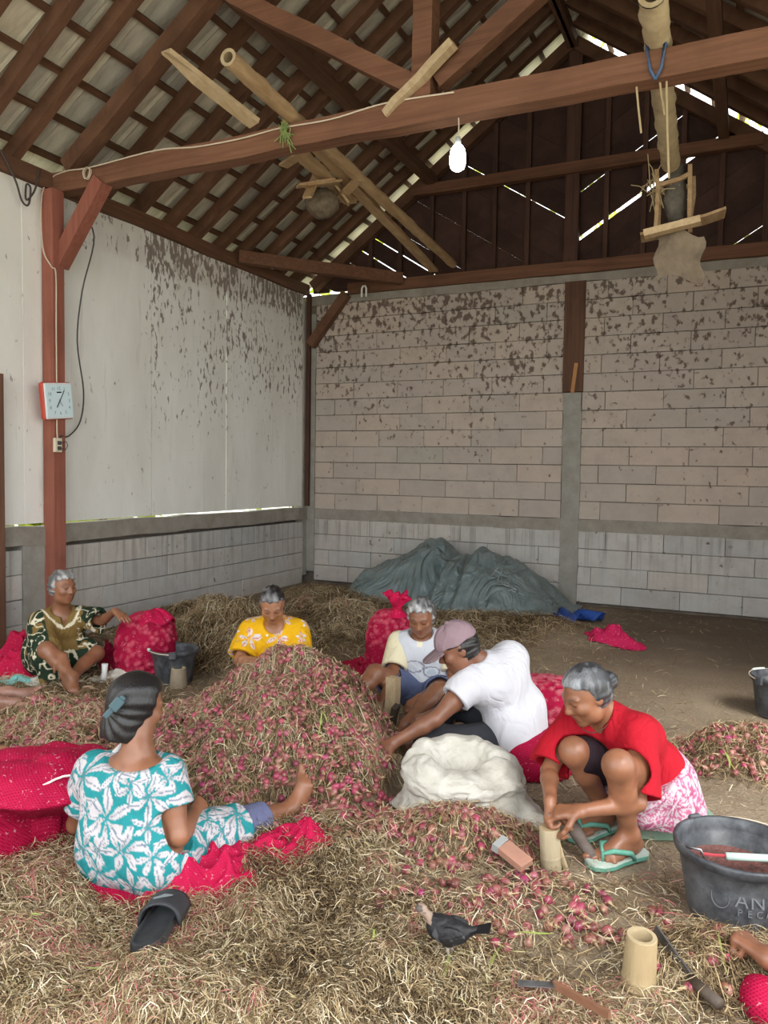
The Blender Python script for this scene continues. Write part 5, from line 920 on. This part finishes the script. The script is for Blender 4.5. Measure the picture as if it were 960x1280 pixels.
# --- grey-haired woman in white shirt
def woman_white():
    t = person('grey-haired woman in a white shirt with cream sleeves sitting behind the heap')
    J = dict(pel=(-1.80, 4.50, .14), waist=(-1.81, 4.49, .21), chest=(-1.82, 4.46, .34), neck=(-1.82, 4.45, .455), head=(-1.805, 4.39, .57), shL=(-1.665, 4.53, .385), shR=(-1.955, 4.40, .385), elL=(-1.59, 4.42, .20), wrL=(-1.69, 4.11, .15), elR=(-1.925, 4.24, .22), wrR=(-1.895, 4.06, .15), hipL=(-1.72, 4.50, .10), hipR=(-1.86, 4.44, .10), knL=(-1.58, 4.13, .195), anL=(-1.66, 3.86, .08), knR=(-1.99, 4.13, .25), anR=(-2.06, 3.90, .16))
    lo, hi = bounds(J, .16); F = Field(lo, hi, .0072); body(F, J, .98)
    H = head(F, (-1.805, 4.385, .565), (.20, -.85, -.42), (.05, -.3, 1), .98); hand(F, J['wrR'], (-.05, -.7, -.4), (.4, 0, -.9), False, curl=(.5, .6, .4)); hand(F, J['wrL'], (-.5, -.7, -.4), (-.3, 0, -.9), True, curl=(.6, .8, .5)); foot(F, J['anL'], (-.3, -.9, 0), (0, 0, 1)); foot(F, J['anR'], (-.3, -.9, 0), (0, 0, 1), left=False)
    F.build('body', M_SKIN, t, lambda v: skincol(H, SK1, v)); hair(H, t, (.10, .10, .10), (.46, .45, .44), thick=.015, line=.06, back=-.05, v=.0055, bumps=.006)
    G = Field(lo, hi, .0075); shirt(G, J, .03, (), .8, (.085, .09), .05); G.warp(folds(.012, 8., (1, 1, .5), 9.)); G.ell(V(*J['neck']) + V(.01, -.05, .03), np.eye(3), (.08, .075, .075), .01, cut=True); G.plane((0, 0, .12), (0, 0, -1))
    c0 = V(-1.80, 4.36, .235); rx = nrm(V(.29, .13, 0))
    def tee(v):
        col = np.tile(np.array((.57, .58, .62)), (len(v), 1)); a = (v - c0)@rx; d = v[:, 2] - c0[2]; fr = (v - c0)@V(rx[1], -rx[0], 0) > -.02
        for ca, cd_, ra, rd, fill in ((-.035, .035, .062, .036, 0), (.075, .005, .05, .032, 1)):
            r = np.hypot((a - ca)/ra, (d - cd_)/rd); col[fr & (np.abs(r - 1) < .10)] = (.22, .22, .26)
            if fill: col[fr & (np.hypot((a - ca)/ra/.62, (d - cd_ + .004)/rd/.62) < 1)] = (.40, .45, .50)
        n = (v[:, 2] < .175) & (vn(v, 30) > .12) & fr; col[n] = (.42, .40, .38)
        col[(np.hypot(a - .0, d - .185) < .03) & (np.abs(a) < .016) & (d < .2)] = (.78, .72, .55); return col
    G.build('t_shirt', M_CLOTH, t, tee)
    for s_ in 'LR':
        a, b = V(*J['sh' + s_]), V(*J['el' + s_]); e = a + (b - a)*.78; d = nrm(b - a); Q = Field(lo, hi, .0075); Q.cap(a + V(0, 0, .005), e + d*.1, .078, .082, .02, clip=[(e, d)]); sleeve_hole(Q, J, s_, .78, .056); Q.warp(folds(.006, 11)); Q.build('sleeve', M_CLOTH, t, (.74, .66, .45))
    T = Field(lo, hi, .0085); T.cap(J['hipL'], J['hipR'], .13, None, .05)
    for s_ in 'LR': a, b = V(*J['hip' + s_]), V(*J['kn' + s_]); e = a*.28 + b*.72; d = nrm(b - a); T.cap(a, e + d*.08, .095, .092, .04, clip=[(e, d)]); T.cap(e - d*.02, e + d*.1, .08, None, .004, cut=True)
    T.warp(folds(.008, 10)); T.build('shorts', M_CLOTH, t, (.10, .12, .21))
    return t
# --- woman in yellow
def woman_yellow():
    t = person('woman in a yellow flowered shirt looking down behind the tall shallot heap')
    J = dict(pel=(-2.85, 4.34, .16), waist=(-2.84, 4.33, .25), chest=(-2.82, 4.29, .36), neck=(-2.79, 4.25, .465), head=(-2.755, 4.17, .60), shL=(-2.655, 4.33, .40), shR=(-2.945, 4.20, .395), elL=(-2.58, 4.21, .245), wrL=(-2.65, 4.02, .30), elR=(-2.92, 4.05, .235), wrR=(-2.75, 3.97, .27), hipL=(-2.77, 4.36, .13), hipR=(-2.92, 4.29, .13), knL=(-2.52, 4.20, .14), anL=(-2.66, 4.02, .09), knR=(-2.88, 4.02, .10), anR=(-2.72, 4.0, .06))
    lo, hi = bounds(J, .17); F = Field(lo, hi, .0072); body(F, J, 1.0)
    H = head(F, (-2.75, 4.165, .595), (.42, -.66, -.62), (.25, -.45, 1), .98); hand(F, J['wrR'], (.8, -.4, -.1), (0, 0, -1), False, curl=(.6, .7, .5)); hand(F, J['wrL'], (-.6, -.7, -.2), (0, 0, -1), True, curl=(.6, .7, .5)); foot(F, J['anL'], (-.7, -.5, 0), (0, 0, 1)); foot(F, J['anR'], (.7, -.4, 0), (0, 0, 1), left=False)
    F.build('body', M_SKIN, t, lambda v: skincol(H, SK3, v)); hair(H, t, (.016, .013, .013), (.20, .19, .19), thick=.008, line=.06, back=-.03, bun=((-.115, 0, .01), (.04, .045, .045)), v=.0055)
    G = Field(lo, hi, .0075); shirt(G, J, .028, ('L', 'R'), .82, (.095, .10), .05); G.cap(V(*J['pel']), V(-2.83, 4.32, .1), .16, .2, .08); G.warp(folds(.011, 8., (1, 1, .5), 12.)); G.ell(V(*J['neck']) + V(.035, -.055, .02), np.eye(3), (.078, .075, .085), .01, cut=True); G.plane((0, 0, .06), (0, 0, -1)); sleeve_hole(G, J, 'L', .82, .064); sleeve_hole(G, J, 'R', .82, .064)
    def yel(v, f):
        c = print_flowers(v, f, (.80, .43, .012), (.74, .66, .62), (.62, .16, .14), (.04, .075), 34, 21, 5, .95); c2 = print_flowers(v, f, (0, 0, 0), (.66, .20, .16), (.7, .6, .5), (.02, .035), 16, 33, 5, 1.7); m = c2.sum(1) > 0; c[m] = c2[m]; return c
    sh_ = build_print(G, 'shirt', M_CLOTH, t, yel); b_ = MB(); b_.lathe([(0, 0), (.008, .001), (.008, .004), (0, .005)], (0, 0, 0), 10); bo = b_.build('button', simple('pearl_button', (.7, .68, .6), None, rough=.3), sh_); bo.location = (-2.768, 4.135, .40); bo.rotation_euler = (1.3, 0, .45)
    return t
# --- old woman in brown-green batik
def woman_old():
    t = person('old woman in an olive batik tunic by the wall, one arm on a sack')
    J = dict(pel=(-4.38, 3.86, .15), waist=(-4.37, 3.86, .22), chest=(-4.32, 3.85, .35), neck=(-4.265, 3.84, .49), head=(-4.215, 3.81, .64), shL=(-4.20, 3.95, .415), shR=(-4.33, 3.73, .41), elL=(-3.98, 3.93, .41), wrL=(-3.765, 3.83, .515), elR=(-4.20, 3.63, .26), wrR=(-3.985, 3.60, .235), hipL=(-4.35, 3.92, .13), hipR=(-4.35, 3.78, .13), knL=(-4.06, 3.95, .17), anL=(-3.97, 3.63, .075), knR=(-4.11, 3.58, .265), anR=(-3.86, 3.56, .125))
    lo, hi = bounds(J, .17, [(-3.65, 3.6, .3)]); F = Field(lo, hi, .0072); body(F, J, .94, thin=.9)
    H = head(F, (-4.215, 3.81, .635), (.97, -.12, -.10), (0, 0, 1), .95); hand(F, J['wrL'], (.9, -.25, -.22), (.1, 0, -1), True, curl=(.15, .25, .2)); hand(F, J['wrR'], (.55, -.35, -.6), (-.4, .3, -.8), False, curl=(.3, .4, .3)); foot(F, J['anL'], (.85, -.35, .15), (.2, .5, 1)); foot(F, J['anR'], (.9, -.3, -.25), (.3, .4, 1), left=False)
    F.build('body', M_SKIN, t, lambda v: skincol(H, SK1, v)); hair(H, t, (.12, .12, .12), (.40, .39, .38), thick=.012, line=.055, back=-.05, v=.0055, bumps=.005)
    G = Field(lo, hi, .0075); shirt(G, J, .026, ('L', 'R'), .88, (.088, .098), .05, s=.95); G.cap(J['pel'], J['pel'], .17, None, .06); G.cap(J['hipR'], V(*J['hipR'])*.25 + V(*J['knR'])*.75, .12, .10, .05); G.cap(J['hipL'], V(*J['hipL'])*.3 + V(*J['knL'])*.7, .12, .11, .05); G.cap(V(-4.16, 3.62, .22), V(-4.14, 3.64, .07), .07, .08, .05)
    G.warp(folds(.012, 8., (1, 1, .5), 15.)); nk = V(*J['neck']); G.ell(nk + V(.04, -.025, .02), np.eye(3), (.08, .08, .075), .01, cut=True); G.cap(nk + V(.085, -.03, -.02), nk + V(.06, -.03, -.12), .045, .01, .01, cut=True); G.plane((0, 0, .02), (0, 0, -1)); sleeve_hole(G, J, 'L', .88, .06); sleeve_hole(G, J, 'R', .88, .06)
    def bt(v, f):
        n = vn(v, 8) + .5*vn(v, 20); c = np.tile(np.array((.20, .125, .04)), (len(v), 1)); side = (np.abs((v - V(*J['chest']))@nrm(V(-.13, -.22, 0))) > .105) | (v[:, 2] < .21)
        g = side & (n < .16); c[g] = (.018, .035, .02); m = side & (np.abs(vn(v, 24)) < .05); c[m] = (.68, .62, .45); r = np.linalg.norm((v - nk)*V(1, 1, .8), axis=1); c[(np.abs(r - .125) < .008)] = (.68, .62, .45); c[side & (n > .34)] = (.70, .66, .56); return c
    build_print(G, 'batik_tunic', M_CLOTH, t, bt)
    return t
for fn in (woman_turquoise, woman_red, man_cap, woman_white, woman_yellow, woman_old): fn()
# --- people of whom only a limb reaches into view
def partial():
    t = person('bare feet of someone otherwise out of view, over loose shallots at left')
    F = Field((-4.3, 2.5, -.05), (-3.4, 3.25, .45), .005)
    for o, l in ((0, True), (.1, False)):
        a = V(-3.74 - o*.5, 2.93 + o, .15 + o*.2); F.cap(V(-4.20 - o*.5, 2.72 + o, .18), V(-3.98 - o*.5, 2.83 + o, .15), .055, .05, .02); F.cap(V(-3.98 - o*.5, 2.83 + o, .15), a, .05, .034, .02); foot(F, a, (.75, .30, .35), (-.35, -.5, .9), left=l)
    F.build('body', M_SKIN, t, lambda v: skincol(None, (.24, .12, .085), v))
    t = person('hand of someone out of view holding a small grey blade over red netting')
    F = Field((-3.55, 2.2, -.0), (-2.9, 2.65, .4), .005); w_ = V(-3.14, 2.41, .155); F.cap(V(-3.5, 2.28, .2), w_, .04, .027, .02); hand(F, w_, (.9, .35, -.25), (.1, .3, -1), True, curl=(.7, .9, .6)); F.build('body', M_SKIN, t, lambda v: skincol(None, SK3, v))
    k = MB().beam((-3.06, 2.47, .145), (-2.985, 2.53, .15), .02, .004); tag(k.build('knife', simple('dull_steel', (.32, .34, .36), None, rough=.35, metal=.7)), 'small grey blade gripped by a hand over the big red net sack', 'knife')
    t = person('closed brown fist and wrist of someone out of view beside the big black bucket')
    F = Field((-.08, 2.2, -.02), (.5, 2.75, .4), .0045); w_ = V(.10, 2.385, .11); F.cap(V(.42, 2.30, .15), w_, .046, .033, .02); hand(F, w_, (-.60, .45, .05), (.1, -.35, -.9), False, curl=(1.3, 1.5, .9), tc=.6, s=1.2); F.build('body', M_SKIN, t, lambda v: skincol(None, SK2, v))
partial()
# ------------------------------------------------------------------ shallots and straw
def proj(P):
    q = P - CAM; d = q@_fw; d = np.where(d < .2, .2, d); return 480 + FPX*(q@_rt)/d, 640 - FPX*(q@_up)/d, d
def shallot_mesh(seed, n=7, k=7):
    g = np.random.default_rng(seed); prof = [(0, -.5), (.22, -.47), (.40, -.33), (.48, -.12), (.46, .08), (.34, .28), (.17, .44), (.09, .58), (.06, .78), (.075, 1.0)]; P = []; F = []; m = len(prof); bend = g.normal(0, .28, 2); sq = g.uniform(.72, .98)
    for i, (r, z) in enumerate(prof):
        b = max(0, z - .3)**1.6
        for j in range(n): t = 2*math.pi*j/n; P.append((r*math.cos(t)*(1 + .06*math.sin(3*t + seed)) + bend[0]*b, r*sq*math.sin(t) + bend[1]*b, z*1.08))
    for i in range(m - 1):
        for j in range(n): q = (j + 1) % n; F.append((i*n + j, i*n + q, i*n + n + q, i*n + n + j))
    P = np.array(P); z = np.repeat([p[1] for p in prof], n); c = np.zeros((len(P), 3)); c[:] = (1, 1, 1); t = np.clip((z - .32)/.25, 0, 1)[:, None]; c = c*(1 - t) + np.array((.85, 1.35, 1.1))*t; me = mesh_np('shallot', P, np.array(F)); setcol(me, c); me.polygons.foreach_set('use_smooth', np.ones(len(F), bool)); return me, P, np.array(F), z
def shallot_mat(name, per_obj):
    b = NB(name); O = b.co('Object') if per_obj else b.co('World'); r = b.rnd() if per_obj else b.n('Attribute', attribute_name='rnd').outputs['Fac']; z = b.n('Attribute', attribute_name='tip').outputs['Fac']
    col = b.ramp(r, (0, (.14, .045, .035)), (.2, (.30, .07, .085)), (.42, (.24, .10, .065)), (.62, (.40, .055, .11)), (.78, (.20, .03, .06)), (.9, (.38, .20, .14)), (1, (.30, .018, .11))); n = b.noise(b.scale(O, (7, 7, 1.2) if per_obj else (150, 150, 150)), 1., 3, .6); col = b.mix(b.mp(n, .55, .72, 0, .4), col, (.55, .28, .23)); col = b.mix(b.mp(z, .34, .5, 0, 1), col, (.46, .34, .19)); return b.done(col, .34, .45)
M_SH1 = shallot_mat('shallot_skin', True); M_SH2 = shallot_mat('heaped_shallot_skin', False)
SHM = [shallot_mesh(i) for i in range(5)]
for me, P, F, z in SHM: a = me.attributes.new('tip', 'FLOAT', 'POINT'); a.data.foreach_set('value', z.astype(np.float32)); me.materials.append(M_SH1)
g = np.random.default_rng(21)
def scatter(cx, cy, rx, ry, ang, n, pile, conc=1.6):
    r = g.random(n)**(1/conc)*.98; t = g.random(n)*2*math.pi; u, v = rx*r*np.cos(t), ry*r*np.sin(t); return np.stack([cx + u*math.cos(ang) - v*math.sin(ang), cy + u*math.sin(ang) + v*math.cos(ang)], 1), [pile]*n
SPOTS = []; NAMES = []
for a in [(-1.95, 3.34, .92, .80, YAW, 2900, 'heap', 2.), (-1.55, 2.75, .35, .3, .3, 160, 'apron', 1.4), (-3.55, 3.05, .8, .42, .45, 300, 'left', 1.5), (-3.0, 2.75, .5, .42, .4, 260, 'left', 1.5), (-1.0, 2.82, .36, .25, .5, 300, 'front', 1.3), (-.72, 2.45, .42, .26, .5, 120, 'scatter', 1.5), (-.28, 2.52, .3, .13, .5, 26, 'scatter', 2.), (.03, 4.28, .38, .30, .1, 330, 'right', 1.4), (-.05, 2.44, .28, .17, .6, 42, 'bucket', 1.5), (-1.25, 2.95, .25, .2, .4, 90, 'front', 1.5)]:
    s_, nm = scatter(*a); SPOTS.append(s_); NAMES += nm
SP = np.concatenate(SPOTS); NAMES = np.array(NAMES); Z = hgt(SP[:, 0], SP[:, 1])
keep = ~((NAMES == 'heap') & (Z < .07)); SP, NAMES, Z = SP[keep], NAMES[keep], Z[keep]
def blocked(x, y):      # where things stand or people sit
    b = np.zeros(len(x), bool)
    for cx, cy, r in ((-.612, 2.80, .05), (-.235, 2.25, .06), (-.005, 2.80, .17), (-1.05, 3.11, .22), (-.235, 3.33, .17), (-1.79, 3.93, .06), (-1.9, 2.08, .2), (-1.65, 2.63, .05), (-.37, 2.93, .09), (-.47, 3.12, .08)): b |= (x - cx)**2 + (y - cy)**2 < r*r
    return b
keep = ~blocked(SP[:, 0], SP[:, 1]); SP, NAMES, Z = SP[keep], NAMES[keep], Z[keep]; n = len(SP)
size = np.where(NAMES == 'heap', g.uniform(.025, .037, n), g.uniform(.028, .040, n)); lift = np.where(NAMES == 'heap', g.uniform(.0, .016, n), g.uniform(.0, .022, n)); axd = g.normal(size=(n, 3)); axd[:, 2] = axd[:, 2]*.6 + .1; axd /= np.linalg.norm(axd, axis=1)[:, None]; spin = g.normal(size=(n, 3)); e1 = np.cross(axd, spin); e1 /= np.linalg.norm(e1, axis=1)[:, None]; e2 = np.cross(axd, e1)
POS = np.stack([SP[:, 0], SP[:, 1], Z + lift + size*.18], 1); px, py, dd = proj(POS); inside = (px > -15) & (px < 975) & (py < 1295)
score = np.where(inside, size/dd, 0)*np.where(NAMES == 'heap', .0, 1.); order = np.argsort(-score); solo = np.zeros(n, bool); solo[order[:300]] = True; solo &= inside
LMK = [('young chicken', -.735, 2.01), ('lone hollow bamboo stump', -.235, 2.25), ('big black bucket', -.005, 2.80), ('stump with the stuck blade', -.612, 2.80), ('sharpening block', -.72, 2.665), ('collapsed white sack', -1.05, 3.11), ('bare foot at the heap', -1.65, 2.63), ('long black-handled knife', -.10, 2.26), ('silver-bladed knife', -.42, 2.0), ('pile crest before the white sack', -1.02, 2.80), ('green flip-flop', -.43, 2.92), ('trailing corner of the white sack', -1.30, 2.92), ('ragged edge of the pile toward the bare foot', -1.25, 2.68), ('straw edge of the pile, away from the sack', -.95, 2.60), ('hem of the white sack beside the wedge block', -.86, 2.93), ('gap between chicken and sharpening block', -.80, 2.45), ('closed fist', .03, 2.5), ('crumpled netting by the foot', -1.5, 2.42), ('brown clearing between the two bamboo stumps', -.45, 2.5)]
LXY = np.array([(a, b) for _, a, b in LMK])
for i in np.nonzero(solo)[0]:
    o = link('shallot', SHM[i % 5][0]); s_ = size[i]; o.matrix_world = Matrix([[e1[i][k]*s_, e2[i][k]*s_, axd[i][k]*s_, POS[i][k]] for k in range(3)] + [[0, 0, 0, 1]]); k_ = int(((LXY - POS[i][:2])**2).sum(1).argmin()); w_ = 'plump' if size[i] > .0355 else ('small' if size[i] < .0315 else 'medium'); tag(o, f'{w_} pink shallot lying nearest the {LMK[k_][0]}', 'shallot', f'{w_} shallots near the {LMK[k_][0]}')
def heap_mesh(name, sel, label):
    VV, FF, RR, TT = [], [], [], []; off = 0
    for i in np.nonzero(sel)[0]:
        me, P, F, z = SHM[i % 5]; VV.append((P[:, :1]*e1[i] + P[:, 1:2]*e2[i] + P[:, 2:]*axd[i])*size[i] + POS[i]); FF.append(F + off); off += len(P); RR.append(np.full(len(P), g.random())); TT.append(z)
    me = mesh_np(name, np.concatenate(VV), np.concatenate(FF)); 
    for nm, d in (('rnd', RR), ('tip', TT)): a = me.attributes.new(nm, 'FLOAT', 'POINT'); a.data.foreach_set('value', np.concatenate(d).astype(np.float32))
    o = link(name, me, M_SH2, None, True, 'stuff'); return tag(o, label, 'shallots')
heap_mesh('shallot_heap', ~solo & (NAMES == 'heap'), 'tall heap of pink shallots and dry stalks in the middle of the floor'); heap_mesh('loose_shallots', ~solo & (NAMES != 'heap'), 'smaller shallots lying deeper among the loose piles')
def straw_mat():
    b = NB('dry_stalks'); r = b.n('Attribute', attribute_name='rnd').outputs['Fac']; col = b.ramp(r, (0, (.055, .033, .017)), (.24, (.15, .095, .046)), (.46, (.34, .24, .125)), (.68, (.50, .38, .225)), (.86, (.74, .64, .46)), (.90, (.42, .38, .17)), (.965, (.50, .34, .24)), (1, (.42, .13, .13))); return b.done(col, .75, .2)
M_STR = straw_mat(); M_GRN = simple('green_stalk', (.28, .38, .08), (.45, .46, .15), 30, .6)
def strands(name, xy, L, wd, label, seed, lift=(.0, .03), curl=1., rmul=(0, 1), nseg=4, tilt=.35, mat_=None, stand=0.):
    g = np.random.default_rng(seed); n = len(xy); az = g.random(n)*2*math.pi; k = g.normal(0, curl, n); t = np.linspace(-.5, .5, nseg + 1); L = L*g.uniform(.45, 1.25, n); A = az[:, None] + k[:, None]*t*2 + (g.normal(0, curl*.6, n)[:, None])*t**2*4
    dx, dy = np.cos(A), np.sin(A); st = L[:, None]/nseg; X = np.cumsum(dx*st, 1); Y = np.cumsum(dy*st, 1); X = xy[:, :1] + X - X.mean(1, keepdims=True); Y = xy[:, 1:] + Y - Y.mean(1, keepdims=True)
    zb = g.uniform(*lift, n)[:, None]; sl = g.normal(0, tilt, n)[:, None]*L[:, None]*t; arch = g.normal(0, .35, n)[:, None]*L[:, None]*(.25 - t*t)*2; Zz = hgt(X, Y) + np.maximum(zb + sl + np.abs(arch)*.5 + stand*L[:, None]*(t + .5)*np.abs(g.normal(0, 1, n))[:, None], .002)
    W = (wd*g.uniform(.5, 1.3, n))[:, None]*(1 - .75*np.abs(t*2)**2.5); ti = g.normal(0, .5, n)[:, None] + np.zeros_like(X); nx, ny, nz = -dy*np.cos(ti), dx*np.cos(ti), np.sin(ti)
    C_ = np.stack([X, Y, Zz], -1); N_ = np.stack([nx, ny, nz], -1)*W[..., None]/2; P = np.stack([C_ - N_, C_ + N_], 2).reshape(-1, 3); m = nseg + 1; b = (np.arange(n)*m*2)[:, None, None] + (np.arange(nseg)*2)[None, :, None] + np.array([0, 1, 3, 2])[None, None, :]; me = mesh_np(name, P, b.reshape(-1, 4)); r = np.repeat(np.clip(g.uniform(*rmul, n) + .55*vn2(xy[:, 0], xy[:, 1], 4.5, 2.) - .03, 0, 1), m*2); a = me.attributes.new('rnd', 'FLOAT', 'POINT'); a.data.foreach_set('value', r.astype(np.float32)); return tag(link(name, me, mat_ or M_STR, None, True, 'stuff'), label, 'straw')
def sample(n, seed):
    g = np.random.default_rng(seed); out = []; tot = 0
    while tot < n:
        m = 200000; dp = 1.75 + 6.9*g.random(m)**1.6; px_ = g.uniform(-60, 1020, m); a = (px_ - 480)/FPX; x = _fw[0]*dp + _rt[0]*a*dp; y = _fw[1]*dp + _rt[1]*a*dp; ok = (x > -5.08) & (x < 1.4) & (y < 8.5) & (g.random(m) < cover(x, y)/1.6) & ~((y > 7.25) & (x > -4.1) & (x < -1.75)); o = np.stack([x, y], 1)[ok]; o = o[~blocked(o[:, 0], o[:, 1])]
        d = (o[:, 0] + 1.85)**2/.085 + (o[:, 1] - 2.15)**2/.05; o = o[(d > 1) | (g.random(len(o)) < .03)]; out.append(o); tot += len(o)
    return np.concatenate(out)[:n]
strands('straw_litter', sample(74000, 1), .085, .0032, 'tangled dry shallot stalks strewn over the whole floor', 1, (.0, .028), 1.0, nseg=3)
near = sample(120000, 2); near = near[near[:, 1]*math.cos(YAW) - near[:, 0]*math.sin(YAW) < 3.1]; strands('straw_layer', near[:50000], .075, .0026, 'thick layer of curled pale stalks nearest the viewer', 2, (.004, .048), 2.0, (.0, 1))
hp = scatter(-1.97, 3.36, .95, .85, YAW, 26000, 'x', 2.)[0]; hp = hp[hgt(hp[:, 0], hp[:, 1]) > .06]; hp = hp[~blocked(hp[:, 0], hp[:, 1])]; strands('heap_stalks', hp, .10, .0025, 'dry curled stalks tangled through the tall shallot heap', 3, (-.006, .022), 1.2, (.05, .93), tilt=.3)
pf_ = np.concatenate([scatter(-.98, 2.82, .4, .28, .5, 1500, 'x')[0], scatter(.03, 4.28, .42, .33, .1, 2600, 'x')[0], scatter(-.05, 2.43, .32, .2, .6, 1700, 'x')[0], scatter(-3.3, 2.95, .9, .5, .45, 4200, 'x')[0]]); pf_ = pf_[~blocked(pf_[:, 0], pf_[:, 1])]; strands('pile_stalks', pf_, .11, .0027, 'pale curled stalks tangled through the smaller shallot piles', 4, (.004, .035), 1.3, (.3, .95))
bk = np.concatenate([scatter(cx, cy, rx*.95, ry*.95, a_, 4600, 'x')[0] for cx, cy, rx, ry, a_, z in MOUNDS[:6]]); bk = bk[bk[:, 0] > -5.1]; strands('straw_heap', bk, .14, .0042, 'heaps of dry straw lying along the walls', 5, (.0, .05), .8, (.06, .9), nseg=3)
sc_ = sample(34000, 6); strands('straw_chaff', sc_, .019, .006, 'crumbled chaff and skin flakes scattered over the bare floor', 6, (.001, .006), .4, (.1, 1), nseg=1)
gs = np.array([(-1.0, 2.0), (-.98, 2.02), (-.72, 1.98), (-.70, 2.0), (-1.72, 3.0), (-1.7, 3.02), (-1.74, 2.98), (-.03, 4.05), (-.05, 4.07), (-.06, 2.38), (-.02, 2.4), (-1.02, 2.72), (-.62, 2.12), (-1.9, 1.6), (-2.0, 1.55), (-.55, 2.3), (-1.5, 1.5)])
strands('green_stalks', gs, .17, .009, 'few fresh green shallot leaves among the dry stalks', 7, (.02, .04), .5, mat_=M_GRN)
